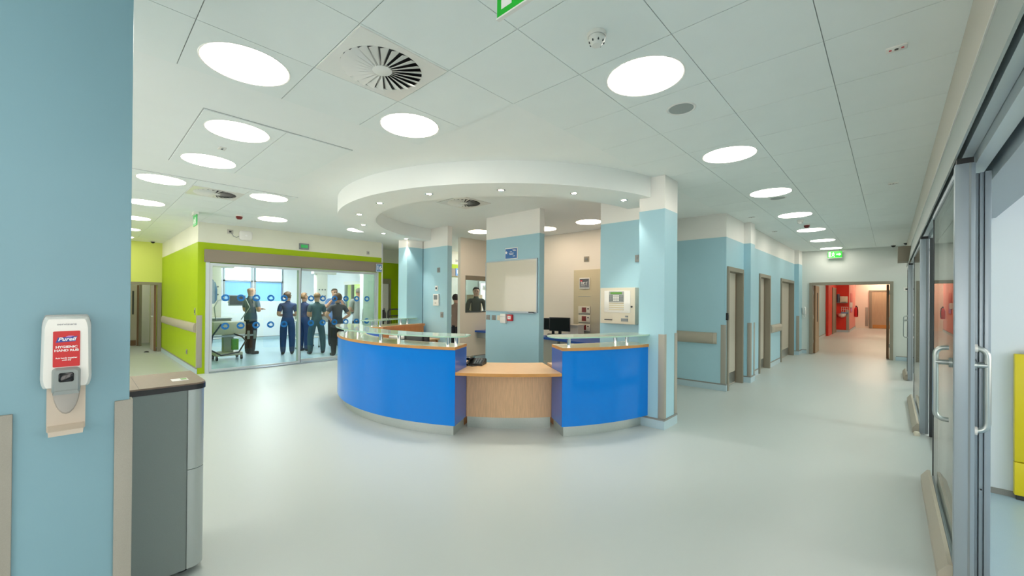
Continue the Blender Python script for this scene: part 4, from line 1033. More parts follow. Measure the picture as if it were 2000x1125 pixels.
BXF = -2.73
t = thing('waste_bin', 'tall grey metal waste bin with brown top and silver rounded corner behind the near column', 'waste bin', (-3.0, .25, 0))
def bin_poly(g): 
    a, b, c, d, r = BXF+g, -3.20-g, -.05-g, .487+g, .055+g
    out = [(b, c), (a, c)]
    for k in range(9): out.append((a-r+r*math.cos(rad(90*k/8)), d-r+r*math.sin(rad(90*k/8))))
    out.append((b, d)); return out
prism('body', bin_poly(-.006), 'z', .035, .985, 'bin_grey', t, True)
def corner(z0, z1):
    bm = B(); pts = []
    a, d, r = BXF, .487, .060
    y0 = .410
    o_ = [(a, y0)]+[(a-r+r*math.cos(rad(90*k/8)), d-r+r*math.sin(rad(90*k/8))) for k in range(9)]+[(-3.19, d)]
    i_ = [(-3.19, d-.008)]+[(a-r+(r-.008)*math.cos(rad(90*k/8)), d-r+(r-.008)*math.sin(rad(90*k/8))) for k in range(8, -1, -1)]+[(a-.008, y0)]
    aprism(bm, o_+i_, 'z', z0, z1); return fin(bm, 'corner_panel', 'bin_silver', t, True, 40)
corner(.035, .558); corner(.562, .985)
box('front_panel', BXF-.006, BXF+.001, -.04, .404, .035, .985, 'bin_grey', t)
prism('top_band', bin_poly(.006), 'z', .985, 1.012, 'black', t, True)
prism('top', bin_poly(.004), 'z', 1.012, 1.020, 'bin_top', t, True)
box('top_seam', -3.19, BXF+.0, .215, .2165, 1.020, 1.0206, 'dark_grey', t)
box('top_label', -2.93, -2.85, .36, .43, 1.020, 1.0215, 'white_ink', t); box('label_print', -2.92, -2.87, .40, .426, 1.0215, 1.022, 'lcd_green', t)
for x, y in ((BXF-.08, .40), (BXF-.08, .02), (-3.12, .40), (-3.12, .02)): cyl('foot', x, y, 0, .035, .03, 'black', t, 12)

# ================================================================== BAY 16 GLAZED FRONT
gx = -9.78
t = struct(bpy.data.objects.new('door_8', None)); COL.objects.link(t); t.location = (gx, 3.5, 0)
box('header_cover', -9.74, -9.66, 1.68, 5.42, 2.165, 2.412, 'header_taupe', t, bev=.003)
box('door_frame', -9.83, -9.69, 1.705, 1.765, 0, 2.165, 'alu_light', t); box('door_frame', -9.83, -9.73, 5.315, 5.345, 0, 2.165, 'alu_light', t)
def gleaf(x, y0, y1, bot):
    l = box('door_stile', x-.025, x+.025, y0, y0+.045, .03, 2.15, 'alu_light', t); box('door_stile', x-.025, x+.025, y1-.045, y1, .03, 2.15, 'alu_light', t)
    box('door_rail', x-.025, x+.025, y0+.045, y1-.045, 2.10, 2.15, 'alu_light', t); box('door_rail', x-.025, x+.025, y0+.045, y1-.045, .03, .03+bot, 'alu_light', t)
    box('glass_pane', x-.005, x+.005, y0+.045, y1-.045, .03+bot, 2.10, 'glass_door', t)
gleaf(-9.72, 1.765, 3.44, .035); gleaf(-9.80, 3.40, 5.315, .06)
box('glass_pane', -9.862, -9.852, 5.0, 5.315, .09, 2.10, 'glass_shelf', t)
box('floor_track', -9.83, -9.67, 1.765, 5.315, 0, .012, 'alu', t)
box('edge_seal', -9.70, -9.693, 1.763, 1.769, .03, 2.15, 'dark_grey', t); box('edge_seal', -9.695, -9.688, 3.436, 3.444, .03, 2.15, 'dark_grey', t)
# dove stickers
bird = [(-.62, .02), (-.45, .16), (-.25, .12), (-.18, .56), (-.02, .30), (.18, .60), (.22, .26), (.48, .40), (.36, .08), (.64, .02), (.44, -.06), (.60, -.26), (.34, -.19), (.38, -.44), (.12, -.29), (-.08, -.40), (-.30, -.25), (-.42, -.07)]
def sticker(y, z, x, r, lb):
    s = thing('dove_sticker', lb, 'sticker', (x, y, z), 'blue dove stickers on the bay doors')
    M = face_m((x, y, z), (0, 1, 0), (0, 0, 1))
    circ = [(r*math.cos(2*PI*i/28), r*math.sin(2*PI*i/28)) for i in range(28)]
    flat('disc', [[circ, [(p[0]*r*1.12, p[1]*r*1.12) for p in bird]]], 'sticker_blue', s, M, .0015)
nth = ['first', 'second', 'third', 'fourth', 'fifth', 'sixth', 'seventh', 'eighth', 'ninth', 'tenth', 'eleventh']
for i, y in enumerate((2.049, 2.313, 2.59, 2.861, 3.124, 3.697, 3.963, 4.24, 4.517, 4.791, 5.064)):
    x = -9.713 if y < 3.4 else -9.793
    ky = 1 if y < 3.4 else 1.0
    sticker(y-.02 if y < 3.4 else y, 1.472, x, .07, f'round blue dove sticker, {nth[i]} from the left in the upper row on the glass')
    sticker(y-.02 if y < 3.4 else y, .905, x, .07, f'round blue dove sticker, {nth[i]} from the left in the lower row on the glass')
t = thing('bay_number_sign', 'blue square sign with white number 16 above the bay door', 'sign', (-9.66, 5.32, 2.17))
box('panel', -9.66, -9.65, 5.235, 5.405, 2.17, 2.37, 'sign_blue_lt', t)
text('number', '16', .15, 'white_ink', t, face_m((-9.649, 5.32, 2.27), (0, 1, 0), (0, 0, 1)), .004)
M = face_m((-9.6495, 5.235, 2.17), (0, 1, 0), (0, 0, 1)); flat('border', [[[(0, 0), (.17, 0), (.17, .2), (0, .2)], [(.008, .008), (.008, .192), (.162, .192), (.162, .008)]]], 'white_ink', t, M)
t = thing('wall_access_point', 'white rounded square wireless unit with cable on the wall above the bay', 'wireless unit', (-9.73, 2.365, 2.64))
loft('body', [[(-9.735, y, z) for y, z in rrect(2.25, 2.48, 2.655, 2.85, .05)], [(-9.69, y, z) for y, z in rrect(2.25, 2.48, 2.655, 2.85, .05)], [(-9.67, y, z) for y, z in rrect(2.275, 2.455, 2.68, 2.825, .04)]], 'plastic_white', t)
cyl('indicator', 2.365, 2.75, -9.671, -9.665, .02, 'white_ink', t, 12, axis='x')
tube('cable', [(-9.715, 2.25, 2.73), (-9.71, 2.21, 2.70), (-9.71, 2.16, 2.71), (-9.715, 2.12, 2.77)], .006, 'plastic_grey', t, 6)
plate(-9.735, 2.10, 2.76, .10, .085, 'double data socket feeding the wireless unit above the bay', 'cab_light', 'x', 'dark_grey')
plate(-9.735, 5.05, 2.60, .075, .085, 'small socket high on the wall above the 16 sign', 'cab_light', 'x')
t = thing('bay_exit_light', 'small green lit exit box above the bay doors', 'exit sign', (-9.73, 3.5, 2.60), 'green exit signs')
box('housing', -9.735, -9.68, 3.40, 3.60, 2.58, 2.71, 'mid_grey', t, bev=.004); box('green_panel', -9.681, -9.677, 3.425, 3.575, 2.61, 2.68, 'exit_green_dim', t)
plate(-9.93, 1.584, 1.13, .05, .14, 'slim grey door release plate on the green wall above the rail', 'cab_grey', inner='dark_grey', nm='door_release', cat='switch')
plate(-10.75, 1.584, .29, .10, .10, 'grey socket low on the green wall', 'strip_grey')
# recess door, bay 17
t = struct(bpy.data.objects.new('door_9', None)); COL.objects.link(t); t.location = (-11, 6, 0)
box('door_frame', -11.06, -10.93, 5.55, 5.62, 0, 2.07, 'frame_taupe', t); box('door_frame', -11.06, -10.93, 6.36, 6.42, 0, 2.07, 'frame_taupe', t); box('door_frame', -11.06, -10.93, 5.62, 6.36, 1.92, 2.07, 'frame_taupe', t)
d = box('door_leaf', -11.03, -10.98, 5.62, 6.36, .01, 1.92, 'paint_white', t); box('door_handle', -10.98, -10.94, 6.20, 6.23, .98, 1.2, 'mid_grey', d)
t = struct(bpy.data.objects.new('door_10', None)); COL.objects.link(t); t.location = (gx, 8.2, 0)
box('header_cover', -9.74, -9.66, 6.85, 9.6, 2.165, 2.41, 'header_taupe', t); box('glass_pane', -9.79, -9.78, 6.9, 9.6, .05, 2.15, 'glass_door', t)
for y in (6.85, 8.2, 9.55): box('door_stile', -9.81, -9.76, y, y+.05, 0, 2.165, 'alu_light', t)
t = thing('bay_number_sign', 'blue sign for the next bay glimpsed between the control wall and office wall', 'sign', (-9.65, 7.93, 2.2)); box('panel', -9.66, -9.65, 7.84, 8.04, 2.2, 2.42, 'sign_blue_lt', t); text('number', '17', .15, 'white_ink', t, face_m((-9.649, 7.94, 2.31), (0, 1, 0), (0, 0, 1)), .004)
plate(-9.735, 7.95, 2.62, .10, .085, 'small socket above the next bay sign', 'cab_light', 'x')
# far left door beyond the ward
t = struct(bpy.data.objects.new('door_11', None)); COL.objects.link(t); t.location = (-14.5, 1.1, 0)
box('door_frame', -14.63, -14.48, .55, .61, 0, 1.87, 'frame_taupe', t); box('door_frame', -14.63, -14.48, 1.50, 1.575, 0, 1.87, 'frame_taupe', t); box('door_frame', -14.63, -14.48, .61, 1.50, 1.80, 1.87, 'frame_taupe', t)
d = box('door_leaf', -15.45, -14.64, 1.44, 1.485, .01, 1.80, 'door_beige', t); box('leaf_edge', -14.66, -14.638, 1.438, 1.487, .01, 1.80, 'door_edge', d); box('finger_plate', -14.9, -14.75, 1.434, 1.44, .95, 1.30, 'steel', d); tube('lever', [(-14.75, 1.43, .95), (-14.75, 1.40, .95), (-14.86, 1.40, .95)], .01, 'steel', d)
t = struct(bpy.data.objects.new('door_12', None)); COL.objects.link(t); t.location = (-16.6, .8, 0)
box('door_frame', -16.5, -16.42, 1.285, 1.34, 0, 1.85, 'frame_taupe', t); d = box('door_leaf', -16.52, -16.48, .55, 1.28, .01, 1.83, 'door_beige', t); box('leaf_edge', -16.53, -16.47, 1.235, 1.28, .01, 1.83, 'door_edge', d); box('vision_panel', -16.478, -16.474, 1.13, 1.17, .95, 1.65, 'dark_grey', d); box('kick_plate', -16.478, -16.474, .6, 1.22, .03, .18, 'door_edge', d)
t = thing('floor_door_stop', 'dark floor mounted door stop in the far left doorway', 'door stop', (-14.6, 1.25, 0)); lathe('dome', -14.45, 1.28, [(.05, 0), (.05, .02), (.03, .035), (0, .04)], 'black', t, 14); lathe('collar', -14.45, 1.28, [(.06, 0), (.06, .006), (.05, .008)], 'steel', t, 14)

# bay windows at the back with blinds
t = struct(bpy.data.objects.new('window_3', None)); COL.objects.link(t); t.location = (-16.25, 3.7, 1.36)
for y0, y1 in ((2.3, 3.28), (3.32, 4.17), (4.22, 5.14)):
    box('window_frame', -16.29, -16.19, y0, y0+.05, 1.36, 2.68, 'alu', t); box('window_frame', -16.29, -16.19, y1-.05, y1, 1.36, 2.68, 'alu', t); box('window_frame', -16.29, -16.19, y0, y1, 2.62, 2.68, 'alu', t); box('window_frame', -16.29, -16.19, y0, y1, 2.02, 2.07, 'alu', t)
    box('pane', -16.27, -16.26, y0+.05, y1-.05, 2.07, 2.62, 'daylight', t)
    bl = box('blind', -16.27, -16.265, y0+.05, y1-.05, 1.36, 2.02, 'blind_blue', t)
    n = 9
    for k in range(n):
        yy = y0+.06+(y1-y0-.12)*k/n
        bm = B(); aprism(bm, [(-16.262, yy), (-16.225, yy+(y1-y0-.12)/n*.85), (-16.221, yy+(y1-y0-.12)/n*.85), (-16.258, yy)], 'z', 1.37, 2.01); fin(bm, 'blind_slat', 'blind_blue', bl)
t = struct(bpy.data.objects.new('window_4', None)); COL.objects.link(t); t.location = (-13.3, 6.45, .95)
box('pane', -14.0, -12.55, 6.445, 6.455, .95, 1.95, 'glass_window', t); box('roller_blind', -14.0, -12.55, 6.37, 6.42, 1.95, 2.06, 'plastic_white', t); box('window_frame', -14.0, -12.55, 6.39, 6.51, .93, .96, 'alu', t); box('window_frame', -13.50, -13.46, 6.40, 6.50, .95, 1.95, 'strip_grey', t); box('window_frame', -14.0, -13.96, 6.40, 6.50, .95, 1.95, 'alu', t)

# ---- medical pendants and equipment in the bay
def pendant(x, y, label):
    t = thing('ceiling_pendant', label, 'medical pendant', (x, y, 1.0), 'white ceiling pendants in the bay')
    cyl('ceiling_tube', x, y, 2.4, CEIL, .08, 'plastic_white', t, 16)
    loft('arm', [[(x+dx*1.0-.0, y+.5*k, 2.25+dz) for dx, dz in ((-.12, 0), (.12, 0), (.12, .16), (-.12, .16))] for k in (-.5, -.2, .4, .9)], 'plastic_white', t, False)
    col = box('column', x-.13, x+.13, y-.17, y+.17, .80, 2.25, 'plastic_white', t, bev=.02)
    for z in (1.75, 1.55):
        for k in (-1, 0, 1): cyl('outlet', y+.09*k, z, x+.13, x+.142, .022, 'mid_grey', col, 10, axis='x')
    sh = box('shelf', x-.25, x+.30, y-.36, y+.36, .93, .965, 'plastic_white', t, bev=.006)
    for z in (.945,): tube('rail', [(x+.33, y-.36, z), (x+.33, y+.36, z)], .012, 'steel', sh)
    box('drawer', x-.2, x+.26, y-.36, y+.36, .72, .92, 'cab_light', t, bev=.006)
    return t
pendant(-12.65, 2.36, 'white ceiling pendant with shelf and hoses at the left of the bay')
pendant(-13.4, 5.35, 'white ceiling pendant behind the group of staff in the bay')
def wallmon(x, y, z, lb):
    t = thing('patient_monitor', lb, 'monitor', (x, y, z), 'patient monitors in the bay')
    box('housing', x-.04, x+.04, y-.19, y+.19, z, z+.28, 'mid_grey', t, bev=.01); box('screen', x+.04, x+.043, y-.17, y+.17, z+.03, z+.26, 'dark_grey', t); tube('arm', [(x-.03, y, z+.1), (x-.15, y-.1, z+.05), (x-.25, y-.15, z+.1)], .02, 'plastic_white', t)
wallmon(-12.78, 2.93, 1.26, 'grey patient monitor on a bracket left of the bald man')
t = thing('ventilator_trolley', 'white ventilator trolley with hoses and tubes at the left of the bay', 'ventilator', (-11.6, 2.45, 0))
box('base', -11.85, -11.4, 2.2, 2.75, .10, .18, 'cab_light', t, bev=.02); box('column', -11.72, -11.52, 2.38, 2.58, .18, .75, 'cab_grey', t, bev=.01); box('body', -11.85, -11.4, 2.15, 2.8, .60, .90, 'cab_light', t, bev=.02)
tube('hose', [(-11.38, 2.3, .85), (-11.2, 2.1, .6), (-11.1, 2.05, .3), (-11.12, 2.25, .16), (-11.15, 2.6, .2), (-11.2, 2.75, .45), (-11.3, 2.7, .55), (-11.38, 2.55, .62)], .018, 'black', t, 10)
tube('hose', [(-11.4, 2.7, .95), (-11.3, 2.85, 1.25), (-11.45, 2.8, 1.45), (-11.7, 2.7, 1.4)], .012, 'plastic_grey', t, 8)
tube('hose', [(-11.4, 2.2, .95), (-11.3, 2.15, 1.25), (-11.45, 2.25, 1.4), (-11.7, 2.35, 1.42)], .012, 'plastic_grey', t, 8)
for x in (-11.82, -11.43):
    for y in (2.23, 2.72): cyl('castor', x, .05, y-.02, y+.02, .05, 'black', t, 12, axis='y')
box('equipment_rail', -11.4, -11.36, 2.1, 3.0, .55, .59, 'steel', t)
for y in (2.82, 2.95): box('rail_clamp', -11.37, -11.33, y, y+.05, .48, .68, 'mid_grey', t)
box('green_pack', -11.38, -11.25, 2.5, 2.62, .25, .5, 'lcd_green', t)
t = thing('supply_unit', 'lime green supply cabinet low behind the ventilator', 'cabinet', (-14.5, 2.4, 0)); box('carcass', -15.9, -15.4, 1.85, 2.7, .02, .62, 'paint_green', t); box('door', -15.4, -15.38, 1.88, 2.26, .05, .58, 'paint_lime', t); box('door', -15.4, -15.38, 2.29, 2.67, .05, .58, 'paint_lime', t); box('upper_panel', -16.19, -16.1, 1.8, 2.28, 1.5, 2.5, 'paint_green', t)
t = thing('drip_stand_bag', 'blue plastic bag hanging at the left edge of the bay glass', 'bag', (-11.0, 1.95, 1.35)); 
loft('bag', [[(-11.0+.03*math.cos(q)*s, 2.02+.12*s*math.sin(q), z) for q in [2*PI*i/12 for i in range(12)]] for z, s in ((1.34, .6), (1.42, 1), (1.65, 1.05), (1.80, .8), (1.88, .3))], 'sign_blue_lt', t); tube('hook', [(-11.0, 2.02, 1.88), (-11.0, 2.02, 1.95), (-11.0, 1.80, 1.96)], .008, 'steel', t)
t = thing('bed_end', 'white hospital bed end low behind the ventilator', 'bed', (-13.20, 2.2, 0)); box('foot_board', -13.35, -13.30, 1.82, 2.25, .45, .95, 'plastic_white', t, bev=.02); box('mattress', -15.20, -13.38, 1.85, 2.2, .55, .70, 'sign_blue_lt', t, bev=.04); box('base', -15.20, -13.30, 1.87, 2.18, .35, .5, 'cab_light', t)
for x in (-15.00, -13.50): cyl('castor', x, .08, 1.95, 2.0, .08, 'black', t, 12, axis='y'); cyl('leg', x, 1.975, .1, .36, .025, 'steel', t, 8)
t = thing('instrument_trolley', 'white trolley with monitors between the group of staff in the bay', 'trolley', (-12.7, 4.6, 0))
box('shelf', -13.0, -12.5, 4.3, 5.0, .80, .83, 'plastic_white', t); box('shelf', -13.0, -12.5, 4.3, 5.0, .30, .33, 'plastic_white', t)
for x in (-12.97, -12.53):
    for y in (4.33, 4.97): cyl('leg', x, y, .05, .82, .015, 'steel', t, 8); cyl('castor', x, .03, y-.015, y+.015, .03, 'black', t, 10, axis='y')
box('device', -12.9, -12.6, 4.4, 4.75, .83, 1.05, 'cab_grey', t, bev=.01)
t = thing('mesh_trolley', 'black wire roll cage with curved top bar before the green wall', 'trolley', (-9.8, 5.8, 0))
ya, yb, xa = 5.55, 6.05, -9.60
tube('frame', [(xa, ya, .1)]+bend((xa, ya, .1), (xa, ya, 1.20), (xa, yb, 1.20), .09)+bend((xa, ya, 1.20), (xa, yb, 1.20), (xa, yb, .1), .09)+[(xa, yb, .1)], .02, 'black', t, 10)
tube('cross_bar', [(xa, ya, 1.03), (xa, yb, 1.03)], .015, 'black', t)
for k in range(7): tube('wire', [(xa, ya+.04+.07*k, .15), (xa, ya+.04+.07*k, 1.03)], .005, 'black', t, 5)
for k in range(7): tube('wire', [(xa, ya, .2+.12*k), (xa, yb, .2+.12*k)], .005, 'black', t, 5)
box('deck', xa-.4, xa, ya, yb, .10, .13, 'black', t)
for x in (xa-.35, xa-.05):
    for y in (ya+.03, yb-.03): cyl('castor', x, .05, y-.015, y+.015, .05, 'black', t, 10, axis='y')
t = thing('chair_back', 'dark curved chair back beside the bay door edge', 'chair', (-10.2, 5.76, 0))
loft('backrest', [[(-10.2+.02*math.cos(q), 5.76+.09*s*math.sin(q), z) for q in [2*PI*i/10 for i in range(10)]] for z, s in ((.85, .8), (.95, 1), (1.08, .9), (1.17, .4))], 'black', t); box('seat', -10.6, -10.2, 5.66, 5.86, .44, .50, 'black', t, bev=.02); cyl('stem', -10.4, 5.76, .08, .44, .03, 'steel', t, 10); cyl('base', -10.4, 5.76, 0, .08, .16, 'dark_grey', t, 14, r2=.05); box('back_support', -10.21, -10.19, 5.74, 5.78, .48, .9, 'dark_grey', t)
t = thing('wall_oxygen_panel', 'coiled hoses on a wall panel at the right edge of the bay', 'hose', (-10.3, 5.36, .9))
tube('hose', [(-10.1, 5.33, 1.0), (-10.1, 5.27, 1.15), (-10.1, 5.2, 1.27), (-10.1, 5.12, 1.2), (-10.1, 5.1, .9), (-10.1, 5.16, .65), (-10.1, 5.26, .62)], .012, 'plastic_grey', t, 8); tube('hose', [(-10.12, 5.33, 1.05), (-10.12, 5.25, 1.22), (-10.12, 5.17, 1.24), (-10.12, 5.15, .95), (-10.12, 5.2, .66)], .012, 'plastic_white', t, 8); box('panel', -10.2, -10.0, 5.34, 5.37, .95, 1.1, 'cab_light', t)

# ================================================================== PEOPLE
def person(label, x, y, facing, h, tones, hair, arms='side', seated=False, female=False, gap=.10, bald=False, sleeve=.55, tunic=.80, specs=False, lean=0, group=None, turn=0):
    """facing: heading of the chest in degrees (0 = +x, 90 = +y). tones: top, trousers, shoes"""
    t = thing('person', label, 'person', (x, y, 0), group)
    k = h/1.72
    V = []; E = []; R = []; T = []
    def jt(p, r, par=None, tag_='top'):
        V.append(Vector(p)); R.append(r if isinstance(r, tuple) else (r, r))
        if par is not None: E.append((par, len(V)-1)); T.append(tag_)
        return len(V)-1
    sh = .165 if female else .19; hp = .095 if female else .085
    hz = .94 if not seated else .50
    up_ = .0
    P = jt((0, 0, hz), (.172 if female else .16, .135))
    W_ = jt((0, .005, hz+.14), (.150 if female else .16, .125), P, 'top'); C_ = jt((lean*.5, .0, hz+.32), (.168 if female else .185, .132), W_, 'top')
    U = jt((lean*.8, 0, hz+.45), (.130, .095), C_, 'top'); Nb = jt((lean*.9, .0, hz+.505), .066, U, 'top'); Nk = jt((lean, .0, hz+.555), .058, Nb, 'skin'); H1 = jt((lean, .012, hz+.615), (.080, .088), Nk, 'skin'); H2 = jt((lean, .006, hz+.695), (.093, .110), H1, 'skin'); H3 = jt((lean, -.002, hz+.755), (.070, .084), H2, 'skin')
    for s in (-1, 1):
        if not seated:
            hip = jt((s*hp, 0, hz-.06), .118, P, 'pants'); kn = jt((s*(gap*.95), .012, .50), .090, hip, 'pants'); cf = jt((s*gap, -.008, .30), .082, kn, 'pants'); an = jt((s*gap, -.01, .10), .070, cf, 'pants'); hl = jt((s*gap, -.03, .045), .048, an, 'shoe'); ft = jt((s*(gap+.005), .07, .045), (.048, .040), hl, 'shoe'); jt((s*(gap+.02), .165, .036), (.046, .032), ft, 'shoe')
        else:
            hip = jt((s*hp, .04, hz-.01), .09, P, 'pants'); kn = jt((s*.12, .42, hz+.01), .066, hip, 'pants'); an = jt((s*.12, .42, .085), .045, kn, 'pants'); ft = jt((s*.12, .5, .04), .038, an, 'shoe'); jt((s*.13, .58, .032), .032, ft, 'shoe')
        S_ = jt((s*sh, 0, hz+.445), .076, U, 'top')
        if arms == 'side': el, wr = (s*(sh+.055), -.03, hz+.16), (s*(sh+.03), .08, hz-.06)
        elif arms == 'folded': el, wr = (s*(sh+.07), .03, hz+.17), (-s*.05, .19, hz+.24+.03*s)
        elif arms == 'front': el, wr = (s*(sh+.06), .0, hz+.16), (s*.07, .21, hz+.14)
        elif arms == 'up': el, wr = (s*(sh+.09), .10, hz+.22), (s*.10, .20, hz+.50)
        elif arms == 'hips': el, wr = (s*(sh+.16), -.05, hz+.20), (s*.15, .06, hz+.06)
        else: el, wr = (s*(sh+.07), .08, hz+.16), (s*.12, .30, hz+.14)
        S_v = Vector((s*sh, 0, hz+.455)); mid = S_v.lerp(Vector(el), sleeve if sleeve < 1 else .9)
        m_ = jt(mid, .066, S_, 'top'); e_ = jt(el, .050, m_, 'skin' if sleeve < 1 else 'top'); w1 = jt(Vector(el).lerp(Vector(wr), .3), .046, e_, 'skin' if sleeve < 1.2 else 'top'); w_ = jt(wr, .032, w1, 'skin' if sleeve < 1.2 else 'top')
        d = (Vector(wr)-Vector(el)).normalized(); sd = d.cross(Vector((s*.6, 0, 1))).normalized()
        pm = jt(Vector(wr)+d*.055, (.030, .022), w_, 'skin')
        nrm = d.cross(sd).normalized()
        for q, (o_, L) in enumerate(((-.026, .058), (-.009, .068), (.009, .064), (.026, .050))):
            b_ = jt(Vector(wr)+d*.088+sd*o_, .0095, pm, 'skin'); c_ = jt(Vector(wr)+d*(.088+L*.55)+sd*o_*1.15+nrm*.008, .0085, b_, 'skin'); jt(Vector(wr)+d*(.088+L)+sd*o_*1.15+nrm*.022, .007, c_, 'skin')
        th = jt(Vector(wr)+d*.04-sd*.034, .011, w_, 'skin'); jt(Vector(wr)+d*.085-sd*.052+nrm*.01, .009, th, 'skin')
    rot = Matrix.Rotation(rad(facing-90), 4, 'Z') @ Matrix.Scale(k, 4)
    me = bpy.data.meshes.new('body_src'); me.from_pydata([v for v in V], E, [])
    src = bpy.data.objects.new('body_src', me); COL.objects.link(src)
    md = src.modifiers.new('skin', 'SKIN'); md.use_smooth_shade = True; md.branch_smoothing = .6
    if not me.skin_vertices: 
        bm = bmesh.new(); bm.from_mesh(me); bm.verts.layers.skin.verify(); bm.to_mesh(me); bm.free()
    sv = me.skin_vertices[0].data
    for i, r in enumerate(R): sv[i].radius = r; sv[i].use_root = (i == 0)
    sb = src.modifiers.new('sub', 'SUBSURF'); sb.levels = 2; sb.render_levels = 2
    bpy.context.view_layer.update()
    body = bpy.data.meshes.new_from_object(src.evaluated_get(bpy.context.evaluated_depsgraph_get()))
    bpy.data.objects.remove(src)
    segs = [(V[a], V[b], tg, sum(R[a]+R[b])/4) for (a, b), tg in zip(E, T)]
    ix = {'skin': 0, 'top': 1, 'pants': 2, 'shoe': 3}
    body.materials.clear()
    mi = []
    for p in body.polygons:
        c = p.center; best = 1e9; bt = 'top'
        for a, b, tg, rr_ in segs:
            ab = b-a; u_ = max(0, min(1, (c-a).dot(ab)/max(ab.length_squared, 1e-9))); dd = (c-a-ab*u_).length-rr_*.8
            if dd < best: best = dd; bt = tg
        if bt == 'pants' and not seated and c.z > tunic: bt = 'top'
        if bt == 'top' and not seated and c.z < tunic and abs(c.x) < .2 and c.z < hz: bt = 'pants'
        mi.append(ix[bt])
    for nm in ('skin', tones[0], tones[1], tones[2]): body.materials.append(MATS[nm])
    body.polygons.foreach_set('material_index', mi); 
    for p in body.polygons: p.use_smooth = True
    body.transform(rot); body.name = 'body'
    bo = bpy.data.objects.new('body', body); COL.objects.link(bo); bo.parent = t
    HR = Matrix.Rotation(rad(turn), 4, 'Z')
    hc = Vector((lean, .005, hz+.695))
    def hp_(v): return rot @ (hc+HR @ (Vector(v)))
    # face
    bm = B()
    for s in (-1, 1):
        bmesh.ops.create_uvsphere(bm, u_segments=8, v_segments=6, radius=.011*k, matrix=Matrix.Translation(hp_((s*.031, .089, -.004))))
    me = bpy.data.meshes.new('eyes'); bm.to_mesh(me); bm.free(); link('eyes', me, 'hair_dark', t)
    bm = B(); vs_ = [bm.verts.new(hp_(v)) for v in ((-.013, .086, -.045), (.013, .086, -.045), (0, .116, -.040), (0, .092, .005))]
    for f in ((0, 1, 2), (0, 2, 3), (1, 3, 2), (0, 3, 1)): bm.faces.new([vs_[i] for i in f])
    me = bpy.data.meshes.new('nose'); bm.to_mesh(me); bm.free(); link('nose', me, 'skin', t)
    bm = B(); vs_ = [bm.verts.new(hp_(v)) for v in ((-.022, .087, -.070), (.022, .087, -.070), (.018, .090, -.076), (-.018, .090, -.076), (0, .097, -.072))]
    for f in ((0, 1, 4), (1, 2, 4), (2, 3, 4), (3, 0, 4)): bm.faces.new([vs_[i] for i in f])
    me = bpy.data.meshes.new('mouth'); bm.to_mesh(me); bm.free(); link('mouth', me, 'dark_red', t)
    for s in (-1, 1):
        bm = B(); bmesh.ops.create_uvsphere(bm, u_segments=8, v_segments=6, radius=1, matrix=Matrix.Identity(4))
        for v in bm.verts: v.co = hp_((s*.080+v.co.x*.012, v.co.y*.02-.005, v.co.z*.033-.01))
        me = bpy.data.meshes.new('ear'); bm.to_mesh(me); bm.free(); link('ear', me, 'skin', t)
    if hair:
        style, hm = hair
        bm = B(); bmesh.ops.create_uvsphere(bm, u_segments=20, v_segments=14, radius=1)
        rnd = random.Random(hash(label) % 999)
        kill = []
        for v in bm.verts:
            c = v.co.copy(); f_ = c.y; n_ = 1+.05*rnd.uniform(-1, 1)*(1 if style == 'curly' else .35)
            if f_ > .30 and c.z < .50: kill.append(v)
            elif style == 'short' and c.z < -.62: kill.append(v)
            elif c.z < -.75 and style != 'long': kill.append(v)
            sx, sy, sz = (.094, .111, .098) if style == 'short' else ((.122, .126, .128) if style == 'curly' else (.102, .117, .114))
            v.co = Vector((c.x*sx*n_, c.y*sy*n_-.008, c.z*sz*n_+(.018 if style == 'short' else .005)))
        bmesh.ops.delete(bm, geom=kill, context='VERTS')
        if style == 'bun':
            bmesh.ops.create_uvsphere(bm, u_segments=10, v_segments=8, radius=.042, matrix=Matrix.Translation((0, -.118, .02)))
        for v in bm.verts: v.co = hp_(v.co)
        me = bpy.data.meshes.new('hair'); bm.to_mesh(me); bm.free()
        for p in me.polygons: p.use_smooth = True
        ho = link('hair', me, hm, t); sm = ho.modifiers.new('thick', 'SOLIDIFY'); sm.thickness = .008*k
    if specs:
        bm = B()
        for s in (-1, 1):
            atube(bm, [hp_((s*.032+.021*math.cos(q), .099, -.004+.016*math.sin(q))) for q in [2*PI*i/10 for i in range(11)]], .003, 5)
            atube(bm, [hp_((s*.055, .097, 0)), hp_((s*.08, .02, 0))], .003, 5)
        me = bpy.data.meshes.new('glasses'); bm.to_mesh(me); bm.free(); link('glasses', me, 'black', t)
    return t
GP = 'staff standing in the glazed bay'
person('bald man in slate tunic and black trousers standing with folded arms', -12.2, 3.10, 112, 1.76, ('tunic_slate', 'trouser_black', 'shoe_black'), None, 'folded', gap=.075, turn=-10, group=GP, tunic=.86)
person('woman in navy scrubs seen from behind, beside the door post', -11.55, 3.78, 165, 1.62, ('scrub_navy', 'scrub_navy_dark', 'shoe_black'), ('bob', 'hair_brown'), 'front', female=True, turn=-45, group=GP, gap=.11)
person('woman in navy scrubs turned sideways behind the door post', -11.95, 4.33, 120, 1.60, ('scrub_navy_dark', 'scrub_navy_dark', 'shoe_black'), ('bob', 'hair_blond'), 'front', female=True, turn=-30, group=GP)
person('woman in dark teal scrubs with legs apart seen from behind', -11.15, 4.36, 175, 1.60, ('scrub_teal', 'scrub_teal', 'shoe_black'), ('short', 'hair_blond'), 'front', female=True, gap=.17, group=GP)
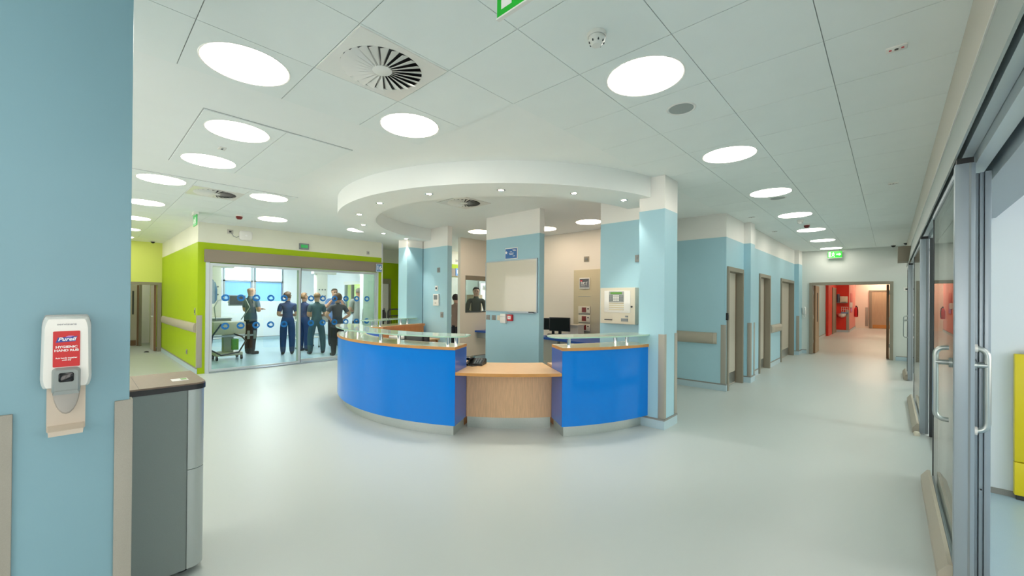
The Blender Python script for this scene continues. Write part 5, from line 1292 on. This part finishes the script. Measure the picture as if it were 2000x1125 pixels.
person('curly haired woman in grey tunic and black trousers seen from behind', -10.45, 4.60, 178, 1.58, ('tunic_grey', 'trouser_black', 'shoe_black'), ('curly', 'hair_brown'), 'hips', female=True, group=GP)
person('man in blue shirt and glasses facing us behind the curly haired woman', -12.6, 5.45, -5, 1.76, ('shirt_blue', 'trouser_black', 'shoe_black'), ('short', 'hair_grey'), 'up', specs=True, group=GP)
person('man in grey polo shirt seen from behind at the right of the bay', -11.55, 5.72, 165, 1.76, ('polo_grey', 'trouser_black', 'shoe_black'), ('short', 'hair_grey'), 'front', group=GP)
person('man in dark hooded jacket facing us behind the office window', -8.45, 7.60, -38, 1.80, ('hoodie', 'trouser_black', 'shoe_black'), ('short', 'hair_dark'), 'desk', sleeve=1.3, tunic=.85)
person('dark haired woman in brown top glimpsed past the control wall', -8.75, 7.12, 100, 1.60, ('top_brown', 'trouser_black', 'shoe_black'), ('bob', 'hair_dark'), 'side', female=True, sleeve=1.3)
# what the seated man uses, and the room behind him
t = thing('reading_desk', 'desk with blue papers before the man in the hooded jacket', 'desk', (-7.85, 7.4, 0)); box('desktop', -8.12, -7.52, 6.9, 7.9, .86, .90, 'shelf_blue', t)
for x in (-8.07, -7.57):
    for y in (6.95, 7.85): cyl('leg', x, y, 0, .86, .02, 'steel', t, 8)
t = thing('room_door', 'white door with closer behind the man in the hooded jacket', 'door', (-9.5, 8.9, 0)); box('leaf', -9.58, -9.53, 8.75, 9.35, .01, 2.0, 'paint_white', t); box('frame', -9.60, -9.52, 8.69, 8.75, 0, 2.06, 'cab_grey', t); box('frame', -9.60, -9.52, 8.75, 9.4, 2.0, 2.06, 'cab_grey', t); box('closer', -9.53, -9.46, 8.85, 9.15, 1.86, 1.93, 'steel', t)
t = thing('beige_cabinet', 'beige cupboard behind the man in the hooded jacket', 'cabinet', (-9.4, 8.3, 0)); box('carcass', -9.62, -9.3, 8.25, 8.62, .02, 1.62, 'door_tan', t); box('door', -9.30, -9.285, 8.27, 8.60, .05, 1.60, 'door_tan', t); box('handle', -9.285, -9.27, 8.31, 8.33, .9, 1.1, 'steel', t)
